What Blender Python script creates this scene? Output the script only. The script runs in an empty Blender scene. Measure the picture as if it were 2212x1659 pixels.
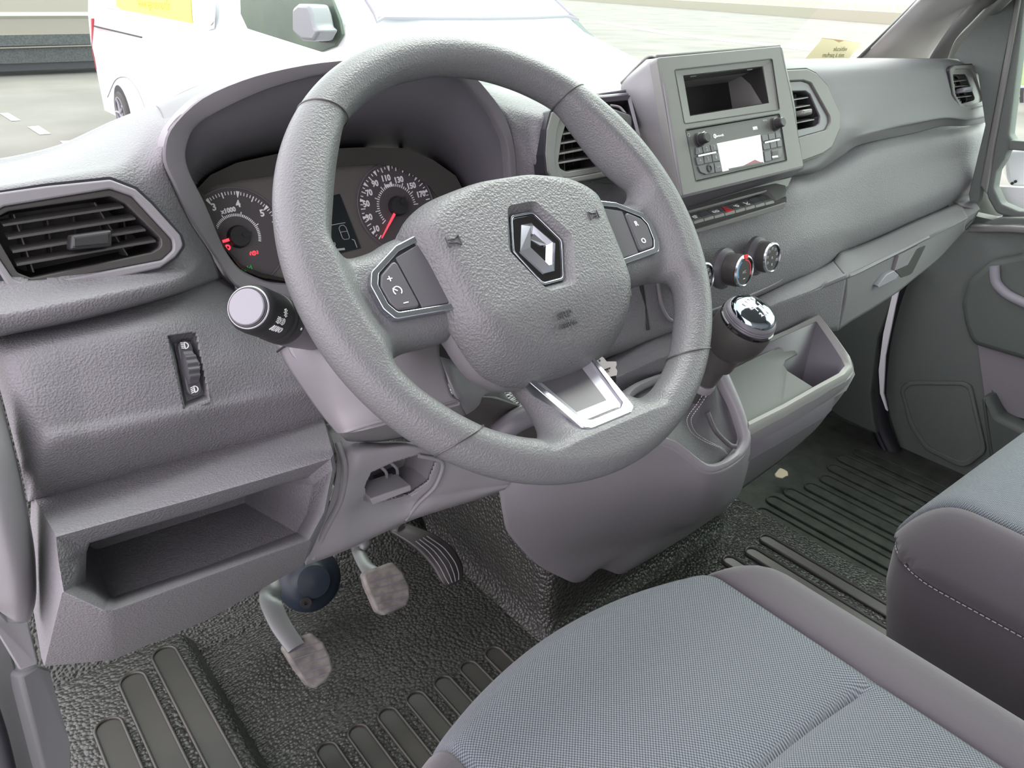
import bpy, bmesh, math, random
import numpy as np
from mathutils import Vector, Matrix
random.seed(4); np.random.seed(4)
SC = bpy.context.scene
COL = SC.collection
GZ = 1.45                      # height of the steering wheel centre above the road
# ---------------------------------------------------------------- camera
CX = Vector((-0.3960604802979751, -0.47701607853941935, 0.1900995357736418))
CR = Matrix(((0.7800682319040564, 0.2688749375707925, -0.5649777177202493),
             (-0.6253110788313117, 0.36661199774568864, -0.6888989024521206),
             (0.02189996038581893, 0.8906749749797721, 0.4541128501593872)))
FPX = 1700.0
cam_d = bpy.data.cameras.new('camera'); cam = bpy.data.objects.new('camera', cam_d); COL.objects.link(cam)
cam_d.sensor_fit = 'HORIZONTAL'; cam_d.sensor_width = 36.0; cam_d.lens = FPX/2212*36.0
cam_d.clip_start = 0.01; cam_d.clip_end = 400
cam.matrix_world = Matrix.Translation(CX+Vector((0, 0, GZ))) @ CR.to_4x4()
SC.camera = cam
# ---------------------------------------------------------------- view + light
SC.view_settings.view_transform = 'Standard'; SC.view_settings.look = 'None'
SC.view_settings.gamma = 1; SC.view_settings.use_curve_mapping = False
SC.view_settings.exposure = 0.18
w = bpy.data.worlds.new('overcast_sky'); SC.world = w; w.use_nodes = True
nt = w.node_tree; bg = nt.nodes['Background']
tc = nt.nodes.new('ShaderNodeTexCoord'); sx = nt.nodes.new('ShaderNodeSeparateXYZ')
nt.links.new(tc.outputs['Generated'], sx.inputs[0])
rx = nt.nodes.new('ShaderNodeValToRGB'); mx = nt.nodes.new('ShaderNodeMapRange')
mx.inputs['From Min'].default_value = -1; mx.inputs['From Max'].default_value = 1
nt.links.new(sx.outputs['X'], mx.inputs['Value']); nt.links.new(mx.outputs[0], rx.inputs[0])
rx.color_ramp.elements[0].color = (1.34, 1.21, 1.33, 1); rx.color_ramp.elements[0].position = .25
rx.color_ramp.elements[1].color = (1.26, 1.46, 1.32, 1); rx.color_ramp.elements[1].position = .75
nt.links.new(rx.outputs[0], bg.inputs['Color']); bg.inputs['Strength'].default_value = 3.2
sun_d = bpy.data.lights.new('sun', 'SUN'); sun = bpy.data.objects.new('sun', sun_d); COL.objects.link(sun)
sun_d.energy = 3.0; sun_d.angle = math.radians(35); sun_d.color = (1.0, .97, .93)
sun.rotation_euler = (math.radians(-16), math.radians(38), 0); sun.location = (0, 0, 6)

# ---------------------------------------------------------------- helpers: picture measurements -> places
def at(px, py, Y=None, X=None, Z=None):
    d = CR @ Vector(((px-1106)/FPX, -(py-829.5)/FPX, -1.0))
    if Y is not None: s = (Y-CX[1])/d[1]
    elif X is not None: s = (X-CX[0])/d[0]
    else: s = (Z-CX[2])/d[2]
    return CX+d*s+Vector((0, 0, GZ))
def V(x, y, z): return Vector((x, y, z+GZ))
def proj(p):
    c = CR.transposed() @ (Vector(p)-Vector((0, 0, GZ))-CX)
    return (1106-FPX*c[0]/c[2], 829.5+FPX*c[1]/c[2])
def A(p):
    if isinstance(p, Vector): return p.copy()
    if len(p) == 3: return at(p[0], p[1], Y=p[2])
    return at(p[0], p[1], **{p[2]: p[3]})
class Frame:
    def __init__(s, O, ex, ey):
        s.O = O.copy(); s.ex = ex.normalized(); s.n = ex.cross(ey).normalized(); s.ey = s.n.cross(s.ex)
    def w(s, a, b, h=0): return s.O+s.ex*a+s.ey*b+s.n*h
    def px(s, px, py, h=0):
        c = CX+Vector((0, 0, GZ)); d = CR @ Vector(((px-1106)/FPX, -(py-829.5)/FPX, -1.0))
        o = s.O+s.n*h; t = (o-c).dot(s.n)/d.dot(s.n); p = c+d*t-o
        return (p.dot(s.ex), p.dot(s.ey))
    def loop(s, L, h=0): return [s.px(a, b, h) for a, b in L]
    def mat(s, h=0):
        return Matrix.Translation(s.w(0, 0, h)) @ Matrix((s.ex, s.ey, s.n)).transposed().to_4x4()
def tilt(O, deg, yaw=0):
    a = math.radians(deg); y = math.radians(yaw)
    ex = Vector((math.cos(y), math.sin(y), 0)); ey = Vector((-math.sin(y)*math.sin(a), math.cos(y)*math.sin(a), math.cos(a)))
    return Frame(O, ex, ey)
def rnd(L, r, n=5):
    out = []; N = len(L)
    rr = r if isinstance(r, (list, tuple)) else [r]*N
    for i in range(N):
        p = Vector(L[i]); a = Vector(L[i-1])-p; b = Vector(L[(i+1) % N])-p
        la, lb = a.length, b.length; a.normalize(); b.normalize()
        ang = a.angle(b) if la > 0 and lb > 0 else math.pi
        if rr[i] <= 0 or ang > 3.05: out.append(tuple(p)); continue
        d = min(rr[i]/math.tan(ang/2), la*.48, lb*.48)
        p0 = p+a*d; p1 = p+b*d
        for k in range(n+1):
            t = k/n; q = p0*(1-t)**2+p*2*t*(1-t)+p1*t*t; out.append(tuple(q))
    return out
# ---------------------------------------------------------------- object helpers
def thing(name, label, cat, loc, group=None):
    o = bpy.data.objects.new(name, None); COL.objects.link(o); o.location = loc; o.empty_display_size = .05
    o['label'] = label; o['category'] = cat
    if group: o['group'] = group
    return o
def tag(o, label=None, cat=None, group=None, kind=None):
    if label: o['label'] = label
    if cat: o['category'] = cat
    if group: o['group'] = group
    if kind: o['kind'] = kind
    return o
def wloc(o): return o.location.copy()
def adopt(o, parent):
    if parent is not None:
        o.parent = parent; o.matrix_parent_inverse = Matrix.Translation(-wloc(parent))
def mk(name, verts, faces, mat, parent=None, smooth=True, bevel=0, bseg=3, solid=0, sub=0, soff=-1, ang=40):
    me = bpy.data.meshes.new(name); me.from_pydata([tuple(v) for v in verts], [], faces); me.update()
    o = bpy.data.objects.new(name, me); COL.objects.link(o); me.materials.append(mat); adopt(o, parent)
    if smooth:
        me.polygons.foreach_set('use_smooth', [True]*len(me.polygons))
        if not sub and not bevel: me.set_sharp_from_angle(angle=math.radians(ang))
    if bevel:
        b = o.modifiers.new('b', 'BEVEL'); b.width = bevel; b.segments = bseg; b.limit_method = 'ANGLE'; b.angle_limit = math.radians(18)
        b.harden_normals = False
    if sub:
        m = o.modifiers.new('s', 'SUBSURF'); m.levels = m.render_levels = sub
    if solid:
        m = o.modifiers.new('t', 'SOLIDIFY'); m.thickness = solid; m.offset = soff
    return o
def catmull(P, n):
    P = np.asarray(P, float); N = len(P); out = []
    E = np.concatenate([[2*P[0]-P[1]], P, [2*P[-1]-P[-2]]])
    for i in range(N-1):
        p0, p1, p2, p3 = E[i], E[i+1], E[i+2], E[i+3]
        # centripetal-ish tension keeps the interpolation from overshooting
        for k in range(n):
            t = k/n; m1 = (p2-p0)*.42; m2 = (p3-p1)*.42
            out.append((2*t**3-3*t**2+1)*p1+(t**3-2*t**2+t)*m1+(-2*t**3+3*t**2)*p2+(t**3-t**2)*m2)
    out.append(P[-1]); return np.array(out)
def inpoly(x, y, L):
    c = False; j = len(L)-1
    for i in range(len(L)):
        if (L[i][1] > y) != (L[j][1] > y) and x < (L[j][0]-L[i][0])*(y-L[i][1])/(L[j][1]-L[i][1])+L[i][0]: c = not c
        j = i
    return c
def patch(name, rows, mat, parent=None, n=8, holes=(), solid=.003, smooth=True, ang=60):
    G = np.array([[tuple(A(p)) for p in r] for r in rows])
    H = np.array([catmull(r, n) for r in G])
    F = np.stack([catmull(H[:, j], n) for j in range(H.shape[1])], 1)
    R, Cn = F.shape[:2]; vs = F.reshape(-1, 3).tolist(); fs = []
    for i in range(R-1):
        for j in range(Cn-1):
            if holes:
                c = (F[i, j]+F[i+1, j]+F[i+1, j+1]+F[i, j+1])/4; q = proj(c)
                if any(inpoly(q[0], q[1], h) for h in holes): continue
            fs.append((i*Cn+j, (i+1)*Cn+j, (i+1)*Cn+j+1, i*Cn+j+1))
    return mk(name, vs, fs, mat, parent, smooth=smooth, solid=solid, ang=ang)
def loft(name, rings, mat, parent=None, cap=(False, False), closed=True, smooth=True, bevel=0, sub=0, solid=0, ang=40):
    n = len(rings[0]); vs = []; fs = []
    for r in rings: vs += [A(p) for p in r]
    for i in range(len(rings)-1):
        for j in range(n if closed else n-1):
            k = (j+1) % n; fs.append((i*n+j, (i+1)*n+j, (i+1)*n+k, i*n+k))
    if cap[0]: fs.append(tuple(range(n)))
    if cap[1]: fs.append(tuple(reversed([(len(rings)-1)*n+j for j in range(n)])))
    return mk(name, vs, fs, mat, parent, smooth, bevel=bevel, sub=sub, solid=solid, ang=ang)
def from_curve(name, cu, M, mat, parent):
    t = bpy.data.objects.new('t', cu); COL.objects.link(t)
    dg = bpy.context.evaluated_depsgraph_get(); me = bpy.data.meshes.new_from_object(t.evaluated_get(dg))
    bpy.data.objects.remove(t); bpy.data.curves.remove(cu)
    me.transform(M); me.materials.clear(); me.materials.append(mat); me.name = name
    o = bpy.data.objects.new(name, me); COL.objects.link(o); adopt(o, parent)
    me.polygons.foreach_set('use_smooth', [True]*len(me.polygons)); me.set_sharp_from_angle(angle=math.radians(35))
    return o
def plate(name, F, loops, h0, h1, mat, parent=None, bev=0, off=None):
    """flat shape with holes between heights h0 and h1 above the frame"""
    cu = bpy.data.curves.new('c', 'CURVE'); cu.dimensions = '2D'; cu.fill_mode = 'BOTH'
    e = (h1-h0)/2; bev = min(bev, e*.98)
    cu.extrude = max(e-bev, 1e-6); cu.bevel_depth = bev; cu.bevel_resolution = 2; cu.offset = -bev
    for L in loops:
        s = cu.splines.new('POLY'); s.points.add(len(L)-1); s.use_cyclic_u = True
        for q, p in zip(s.points, L): q.co = (p[0], p[1], 0, 1)
    return from_curve(name, cu, F.mat((h0+h1)/2), mat, parent)
def text(name, F, a, b, h, s, body, mat, parent=None, rot=0, ext=.0002, sx=1.0, bold=0.0, mirror=False):
    cu = bpy.data.curves.new('t', 'FONT'); cu.body = body; cu.size = s; cu.extrude = ext; cu.align_x = 'CENTER'; cu.align_y = 'CENTER'
    cu.offset = bold; cu.resolution_u = 3
    M = F.mat(h) @ Matrix.Translation((a, b, 0)) @ Matrix.Rotation(rot, 4, 'Z') @ Matrix.Diagonal((-sx if mirror else sx, 1, 1, 1))
    return from_curve(name, cu, M, mat, parent)
def bars(name, F, segs, h, wd, mat, parent=None, ext=.0002):
    """small painted strokes: list of ((a,b),(a,b)) segments on a frame"""
    vs = []; fs = []
    for s in segs:
        p, q = Vector(s[0]), Vector(s[1]); wdt = s[2] if len(s) > 2 else wd; w2 = s[3] if len(s) > 3 else wdt
        d = (q-p); d = d.normalized() if d.length else Vector((1, 0)); nn = Vector((-d[1], d[0]))
        i = len(vs)
        for hh in (h-ext, h+ext):
            for c in (p+nn*wdt/2, p-nn*wdt/2, q-nn*w2/2, q+nn*w2/2): vs.append(F.w(c[0], c[1], hh))
        fs += [(i+4, i+5, i+6, i+7), (i+3, i+2, i+1, i), (i, i+1, i+5, i+4), (i+1, i+2, i+6, i+5), (i+2, i+3, i+7, i+6), (i+3, i, i+4, i+7)]
    return mk(name, vs, fs, mat, parent, smooth=False)
def pl(pts, closed=False):
    s = list(zip(pts[:-1], pts[1:])); return s+([(pts[-1], pts[0])] if closed else [])
def circ(a, b, r, n=16, t0=0, t1=2*math.pi):
    return [(a+r*math.cos(t0+(t1-t0)*k/n), b+r*math.sin(t0+(t1-t0)*k/n)) for k in range(n+(0 if abs(t1-t0-2*math.pi) < 1e-6 else 1))]
def lathe(name, O, axis, prof, mat, parent=None, seg=40, ang=35, sq=None):
    ax = axis.normalized(); u = ax.orthogonal().normalized(); v = ax.cross(u)
    vs = []; fs = []
    for r, h in prof:
        for k in range(seg):
            t = 2*math.pi*k/seg; vs.append(O+ax*h+(u*math.cos(t)+v*math.sin(t))*max(r, 1e-5))
    for i in range(len(prof)-1):
        for k in range(seg):
            l = (k+1) % seg; fs.append((i*seg+k, i*seg+l, (i+1)*seg+l, (i+1)*seg+k))
    fs.append(tuple(reversed(range(seg)))); fs.append(tuple((len(prof)-1)*seg+k for k in range(seg)))
    return mk(name, vs, fs, mat, parent, ang=ang)
def tube(name, pts, r, mat, parent=None, seg=10, n=6, flat=1.0, up=None, closed=False):
    P = catmull([tuple(A(p)) for p in pts], n) if n > 1 else np.array([tuple(A(p)) for p in pts])
    N = len(P); rs = np.interp(np.linspace(0, 1, N), np.linspace(0, 1, len(r)), r) if isinstance(r, (list, tuple)) else [r]*N
    vs = []; fs = []; pu = None
    for i in range(N):
        d = Vector(P[min(i+1, N-1)]-P[max(i-1, 0)]).normalized()
        u = (up.copy() if up else (pu if pu else d.orthogonal())); u = (u-d*u.dot(d)).normalized(); pu = u; v = d.cross(u)
        for k in range(seg):
            t = 2*math.pi*k/seg; vs.append(Vector(P[i])+u*math.cos(t)*rs[i]*flat+v*math.sin(t)*rs[i])
    for i in range(N-1):
        for k in range(seg):
            l = (k+1) % seg; fs.append((i*seg+k, i*seg+l, (i+1)*seg+l, (i+1)*seg+k))
    fs.append(tuple(reversed(range(seg)))); fs.append(tuple((N-1)*seg+k for k in range(seg)))
    return mk(name, vs, fs, mat, parent, ang=60)
def box(name, a, b, mat, parent=None, bevel=0):
    (x0, y0, z0), (x1, y1, z1) = a, b
    vs = [(x, y, z) for z in (z0, z1) for y in (y0, y1) for x in (x0, x1)]
    fs = [(0, 2, 3, 1), (4, 5, 7, 6), (0, 1, 5, 4), (2, 6, 7, 3), (0, 4, 6, 2), (1, 3, 7, 5)]
    return mk(name, vs, fs, mat, parent, smooth=bevel > 0, bevel=bevel)
def slab(name, pts, off, mat, parent=None, bevel=0, smooth=None):
    """closed solid: polygon given by places, pushed along vector off"""
    P = [A(p) for p in pts]; n = len(P); vs = P+[p+off for p in P]
    fs = [tuple(range(n)), tuple(reversed(range(n, 2*n)))]+[(i, n+i, n+(i+1) % n, (i+1) % n) for i in range(n)]
    o = mk(name, vs, fs, mat, parent, smooth=bevel > 0 if smooth is None else smooth, bevel=0)
    bm = bmesh.new(); bm.from_mesh(o.data); bmesh.ops.recalc_face_normals(bm, faces=bm.faces); bm.to_mesh(o.data); bm.free()
    if bevel:
        b = o.modifiers.new('b', 'BEVEL'); b.width = bevel; b.segments = 3; b.limit_method = 'ANGLE'
    return o

# ---------------------------------------------------------------- materials
def mat(name, col, rough=.5, metal=0, spec=.5, grain=None, bump=0, emit=None, es=0, alpha=1, coat=0, trans=0, var=0, kind='leather', sheen=0, ior=1.45):
    m = bpy.data.materials.new(name); m.use_nodes = True; n = m.node_tree; b = n.nodes['Principled BSDF']
    b.inputs['Base Color'].default_value = (*col, 1); b.inputs['Roughness'].default_value = rough
    b.inputs['Metallic'].default_value = metal; b.inputs['Specular IOR Level'].default_value = spec
    b.inputs['Coat Weight'].default_value = coat; b.inputs['Transmission Weight'].default_value = trans; b.inputs['IOR'].default_value = ior
    if sheen: b.inputs['Sheen Weight'].default_value = sheen
    if emit: b.inputs['Emission Color'].default_value = (*emit, 1); b.inputs['Emission Strength'].default_value = es
    tc = n.nodes.new('ShaderNodeTexCoord')
    if grain:
        if kind == 'leather':
            v = n.nodes.new('ShaderNodeTexVoronoi'); v.feature = 'F1'; v.inputs['Scale'].default_value = grain
            nz = n.nodes.new('ShaderNodeTexNoise'); nz.inputs['Scale'].default_value = grain*.45; nz.inputs['Detail'].default_value = 3
            mp = n.nodes.new('ShaderNodeMixRGB'); mp.inputs[0].default_value = .003
            n.links.new(tc.outputs['Object'], nz.inputs['Vector']); n.links.new(tc.outputs['Object'], mp.inputs[1]); n.links.new(nz.outputs['Color'], mp.inputs[2])
            n.links.new(mp.outputs[0], v.inputs['Vector'])
            ad = n.nodes.new('ShaderNodeMath'); ad.operation = 'MULTIPLY_ADD'; ad.inputs[1].default_value = 1.6; n.links.new(v.outputs['Distance'], ad.inputs[0]); nm = n.nodes.new('ShaderNodeMath'); nm.operation = 'MULTIPLY'; nm.inputs[1].default_value = .35; n.links.new(nz.outputs['Fac'], nm.inputs[0]); n.links.new(nm.outputs[0], ad.inputs[2])
            out = ad.outputs[0]
        elif kind == 'noise':
            nz = n.nodes.new('ShaderNodeTexNoise'); nz.inputs['Scale'].default_value = grain; nz.inputs['Detail'].default_value = 4
            n.links.new(tc.outputs['Object'], nz.inputs['Vector']); out = nz.outputs['Fac']
        elif kind == 'pebble':
            v = n.nodes.new('ShaderNodeTexVoronoi'); v.feature = 'DISTANCE_TO_EDGE'; v.inputs['Scale'].default_value = grain
            n.links.new(tc.outputs['Object'], v.inputs['Vector'])
            mr = n.nodes.new('ShaderNodeMapRange'); mr.inputs['From Max'].default_value = .25; n.links.new(v.outputs['Distance'], mr.inputs['Value']); out = mr.outputs[0]
        bp = n.nodes.new('ShaderNodeBump'); bp.inputs['Strength'].default_value = 1; bp.inputs['Distance'].default_value = bump
        n.links.new(out, bp.inputs['Height']); n.links.new(bp.outputs[0], b.inputs['Normal'])
    if var:
        nz = n.nodes.new('ShaderNodeTexNoise'); nz.inputs['Scale'].default_value = var[0]; nz.inputs['Detail'].default_value = 5
        cr = n.nodes.new('ShaderNodeValToRGB'); n.links.new(tc.outputs['Object'], nz.inputs['Vector']); n.links.new(nz.outputs['Fac'], cr.inputs[0])
        cr.color_ramp.elements[0].position = .35; cr.color_ramp.elements[1].position = .65
        cr.color_ramp.elements[0].color = (*col, 1); cr.color_ramp.elements[1].color = (*var[1], 1)
        n.links.new(cr.outputs[0], b.inputs['Base Color'])
    return m
def weave(name, c0, c1, scale, rough=.9, depth=.0006):
    m = bpy.data.materials.new(name); m.use_nodes = True; n = m.node_tree; b = n.nodes['Principled BSDF']; b.inputs['Roughness'].default_value = rough
    b.inputs['Specular IOR Level'].default_value = .25; b.inputs['Sheen Weight'].default_value = .15
    tc = n.nodes.new('ShaderNodeTexCoord'); s = n.nodes.new('ShaderNodeSeparateXYZ'); n.links.new(tc.outputs['Object'], s.inputs[0])
    def sine(out, k):
        a = n.nodes.new('ShaderNodeMath'); a.operation = 'MULTIPLY'; a.inputs[1].default_value = k; n.links.new(out, a.inputs[0])
        q = n.nodes.new('ShaderNodeMath'); q.operation = 'SINE'; n.links.new(a.outputs[0], q.inputs[0]); return q.outputs[0]
    sxx = sine(s.outputs['X'], scale)
    ya = n.nodes.new('ShaderNodeMath'); ya.operation = 'SUBTRACT'; n.links.new(s.outputs['Y'], ya.inputs[0]); n.links.new(s.outputs['Z'], ya.inputs[1])
    syy = sine(ya.outputs[0], scale)
    mu = n.nodes.new('ShaderNodeMath'); mu.operation = 'MULTIPLY'; n.links.new(sxx, mu.inputs[0]); n.links.new(syy, mu.inputs[1])
    mr = n.nodes.new('ShaderNodeMapRange'); mr.inputs['From Min'].default_value = -.6; mr.inputs['From Max'].default_value = .6; n.links.new(mu.outputs[0], mr.inputs['Value'])
    mixc = n.nodes.new('ShaderNodeMixRGB'); mixc.inputs[1].default_value = (*c0, 1); mixc.inputs[2].default_value = (*c1, 1)
    n.links.new(mr.outputs[0], mixc.inputs[0]); n.links.new(mixc.outputs[0], b.inputs['Base Color'])
    bp = n.nodes.new('ShaderNodeBump'); bp.inputs['Distance'].default_value = depth; n.links.new(mr.outputs[0], bp.inputs['Height']); n.links.new(bp.outputs[0], b.inputs['Normal'])
    return m
G1 = (.150, .148, .158)
M = {
 'dash': mat('grained_grey_plastic', G1, .55, spec=.38, grain=560, bump=.00036),
 'dash_fine': mat('fine_grey_plastic', (.150, .150, .157), .6, spec=.35, grain=1500, bump=.00012, kind='noise'),
 'smooth': mat('satin_grey_plastic', (.195, .19, .203), .48, grain=1800, bump=.00006, kind='noise'),
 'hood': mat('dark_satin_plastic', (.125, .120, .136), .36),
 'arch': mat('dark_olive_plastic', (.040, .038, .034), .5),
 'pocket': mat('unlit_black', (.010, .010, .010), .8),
 'wheel': mat('grained_wheel_plastic', (.118, .121, .125), .42, grain=640, bump=.0002),
 'pad': mat('airbag_cover_plastic', (.125, .128, .132), .45, grain=520, bump=.00036),
 'black': mat('black_plastic', (.022, .022, .024), .45),
 'vent': mat('vent_plastic', (.05, .048, .046), .4),
 'ventlight': mat('vent_frame_plastic', (.16, .16, .155), .4),
 'key': mat('key_plastic', (.075, .074, .082), .4),
 'gloss': mat('gloss_black', (.008, .008, .009), .08, coat=.6),
 'chrome': mat('satin_chrome', (.58, .61, .67), .18, metal=1),
 'silver': mat('silver_paint', (.52, .53, .58), .3, metal=.6),
 'white': mat('white_print', (.85, .85, .87), .5),
 'greyprint': mat('grey_print', (.42, .42, .44), .5),
 'red': mat('red_print', (.8, .03, .04), .5),
 'bluep': mat('blue_print', (.08, .35, .7), .5),
 'redlamp': mat('red_lamp', (.6, .02, .03), .5, emit=(1, .06, .09), es=1.3),
 'greenlamp': mat('green_lamp', (.02, .3, .05), .5, emit=(.03, .6, .12), es=.35),
 'clusterface': mat('cluster_face', (.105, .098, .092), .6),
 'dialface': mat('dial_face', (.075, .068, .072), .6),
 'screen': mat('dark_display', (.006, .010, .012), .15),
 'lcd': mat('radio_display', (.5, .52, .53), .15, emit=(.85, .9, .92), es=.30),  # paleness and glow stand in for sky reflected on the display
 'radio': mat('radio_face', (.10, .105, .10), .5, grain=1500, bump=.00005, kind='noise'),
 'bezel': mat('console_bezel', (.158, .162, .153), .48, grain=1500, bump=.00008, kind='noise'),
 'rubber': mat('pebbled_rubber_floor', (.029, .031, .027), .33, grain=190, bump=-.0016, kind='leather'),
 'rubber2': mat('smooth_rubber_floor', (.021, .022, .019), .40, var=(9, (.033, .031, .026))),
 'carpet': mat('dark_floor_mat', (.026, .032, .026), .75, grain=300, bump=.0008, kind='noise', var=(30, (.05, .056, .048))),
 'pedal': mat('worn_pedal_rubber', (.085, .082, .076), .75, var=(60, (.17, .16, .145))),
 'steel': mat('grey_painted_steel', (.13, .135, .135), .35, metal=.3),
 'fabric': weave('woven_seat_fabric', (.042, .052, .061), (.175, .198, .22), 2100),
 'fabric2': mat('dark_seat_cloth', (.072, .067, .074), .95, spec=.2, grain=1200, bump=.0003, kind='noise', sheen=.25),
 'stitch': mat('pale_thread', (.45, .45, .44), .8),
 'boot': mat('leatherette', (.075, .072, .08), .38, grain=900, bump=.00015),
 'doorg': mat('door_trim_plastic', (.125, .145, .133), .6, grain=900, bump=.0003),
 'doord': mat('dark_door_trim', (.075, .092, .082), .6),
 'seal': mat('black_rubber_seal', (.018, .018, .024), .5),
 'pillar': mat('pillar_trim', (.40, .385, .38), .65, grain=900, bump=.0001, kind='noise'),
 'body': mat('white_car_paint', (.80, .82, .84), .25, coat=.5),
 'tag': mat('pale_tag', (.72, .68, .66), .6),
 'knobtop': mat('chrome_knob_cap', (.20, .23, .26), .08, metal=1),
 'knobface': mat('knob_face_black', (.012,.013,.014), .28),
 'cap': mat('grey_end_cap', (.22, .22, .245), .5),
 'emboss': mat('emboss_shading', (.055,.056,.058), .5),  # darker than the cover: shading of the relief put into the colour
 'rimlight': mat('tray_rim_highlight', (.26,.265,.25), .42, grain=1500, bump=.00008, kind='noise'),  # rim plastic paled so its colour carries the highlight
 'shelf': mat('tray_shelf_plastic', (.115,.12,.115), .55),
 'shroud': mat('pale_column_plastic', (.20, .195, .205), .5, grain=1800, bump=.00006, kind='noise'),
 'tyre': mat('tyre_grey', (.06,.058,.055), .8),
}
# ================================================================ DASHBOARD
dash = thing('dashboard', 'grained grey plastic dashboard running the full width behind the steering wheel', 'dashboard', V(.4, .3, .0))
VL_OUT = [(-60, 428), (0, 416), (100, 402), (237, 388), (292, 409), (326, 440), (388, 508), (395, 531), (378, 555), (344, 579), (206, 610), (58, 634), (21, 627), (-20, 560)]
POCK = [(362, 725), (425, 717), (453, 863), (397, 884)]
# upper pad, driver's side
patch('upper_pad', [
 [V(-.42,.62,-.16),V(-.36,.62,-.16),V(-.30,.62,-.15),V(-.22,.64,-.12),V(-.19,.52,-.02),V(-.175,.33,.045)],
 [(-160,388,.42),(0,367,.42),(120,338,.43),(240,283,.43),(335,242,.39),(400,256,.22)],
 [(-160,378,.36),(0,357,.36),(120,327,.37),(240,272,.37),(335,228,.33),(396,243,.188)],
 [(-160,396,.25),(0,380,.25),(120,352,.26),(250,300,.28),(325,262,.26),(363,280,.192)],
 [(-160,414,.213),(0,396,.208),(120,374,.211),(250,344,.22),(315,310,.222),(350,330,.196)],
 [(-160,432,.195),(0,412,.19),(120,395,.19),(240,382,.192),(300,385,.197),(358,366,.199)],
 [(-160,500,.184),(0,500,.18),(120,490,.18),(250,480,.182),(335,450,.19),(378,412,.203)],
 [(-160,560,.175),(0,570,.17),(120,575,.17),(250,560,.172),(380,530,.185),(412,481,.212)],
 [(-160,640,.155),(0,632,.155),(120,618,.155),(260,600,.158),(390,575,.172),(440,523,.219)],
 [(-160,700,.132),(0,680,.132),(120,658,.132),(280,625,.137),(400,596,.16),(458,552,.226)],
 [(-160,757,.138),(0,721,.138),(160,689,.138),(300,654,.143),(400,624,.163),(474,594,.232)],
 [(-160,765,.175),(0,729,.175),(160,697,.175),(300,662,.18),(400,632,.198),(480,602,.25)],
], M['dash'], dash, n=12, holes=[[(-50,455),(5,445),(240,412),(275,428),(350,515),(352,538),(330,555),(70,608),(36,595),(-10,520)]])
# hood over the instruments
HO = [(610,645,.228),(560,640,.228),(505,618,.228),(464,557,.225),(412,481,.212),(378,412,.203),(350,350,.198),(360,285,.192),(430,213,.183),(545,165,.177),(690,136,.172),(860,128,.168),(1005,158,.172),(1057,206,.178),(1085,247,.183),(1102,292,.188),(1111,344,.193),(1112,402,.198),(1105,480,.208),(1060,560,.218),(940,620,.225),(770,648,.228)]
HI = [(601,611,.235),(557,601,.235),(515,579,.235),(481,533,.23),(443,443,.215),(409,375,.205),(400,330,.20),(419,278,.195),(481,237,.185),(584,192,.18),(704,162,.175),(850,152,.17),(985,168,.175),(1026,203,.18),(1061,247,.185),(1088,302,.19),(1095,347,.195),(1097,402,.2),(1085,470,.21),(1040,540,.22),(930,590,.23),(760,612,.235)]
CL = [(605,600,.25),(562,592,.25),(520,572,.252),(487,528,.255),(452,445,.265),(435,408,.275),(462,383,.28),(515,361,.285),(600,344,.29),(690,335,.295),(790,331,.295),(860,333,.295),(920,352,.29),(965,383,.28),(985,410,.275),(1000,440,.27),(1005,480,.265),(990,530,.26),(950,570,.255),(880,590,.25),(800,603,.25),(700,607,.25)]
def cc(L, n=4):
    P = np.array([tuple(A(p)) for p in L]); P = np.concatenate([P[-2:], P, P[:2]])
    Q = catmull(P, n); return [Vector(q) for q in Q[2*n:2*n+len(L)*n]]
ho, hi, cl = cc(HO), cc(HI), cc(CL)
def mixr(a, b, t, off=Vector((0, 0, 0))): return [p.lerp(q, t)+off for p, q in zip(a, b)]
fw = Vector((0, -.0035, .0015))
loft('instrument_hood_rim', [[p+Vector((0, .012, 0)) for p in ho], mixr(ho, hi, .04, fw*.5), mixr(ho, hi, .12, fw), mixr(ho, hi, .85, fw), mixr(ho, hi, .97, fw*.6), [p+Vector((0,.002,0)) for p in hi], [p+Vector((0, .012, 0)) for p in hi]], M['smooth'], dash, solid=0, ang=30)
ctr = sum(hi, Vector())/len(hi)
mid = [p.lerp(q, .5)+(p.lerp(q, .5)-ctr).normalized()*.006 for p, q in zip(hi, cl)]
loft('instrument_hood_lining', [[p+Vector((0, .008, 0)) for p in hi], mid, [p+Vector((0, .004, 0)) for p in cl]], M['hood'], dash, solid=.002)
# outside of the hood
patch('hood_shell', [
 [(335,228,.33),(370,211,.30),(440,180,.29),(520,152,.28),(620,136,.27),(730,123,.26),(870,122,.26),(960,135,.26),(1045,164,.27),(1090,190,.30)],
 [(345,238,.27),(385,212,.24),(450,183,.235),(525,157,.23),(625,140,.225),(730,126,.22),(870,125,.215),(965,139,.215),(1045,172,.225),(1085,205,.25)],
 [(362,283,.191),(397,243,.187),(462,198,.181),(545,165,.177),(640,143,.174),(730,131,.171),(860,128,.168),(960,142,.17),(1020,172,.174),(1057,206,.178)],
], M['dash_fine'], dash, n=8)
patch('hood_shell', [
 [V(-.25,.60,-.10),V(-.18,.62,-.04),V(-.08,.64,.0),V(.02,.65,.03),V(.15,.66,.06),V(.3,.66,.055)],
 [(335,228,.33),(440,180,.29),(620,136,.27),(870,122,.26),(1045,164,.27),(1090,190,.30)],
], M['dash_fine'], dash, n=6)
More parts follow.
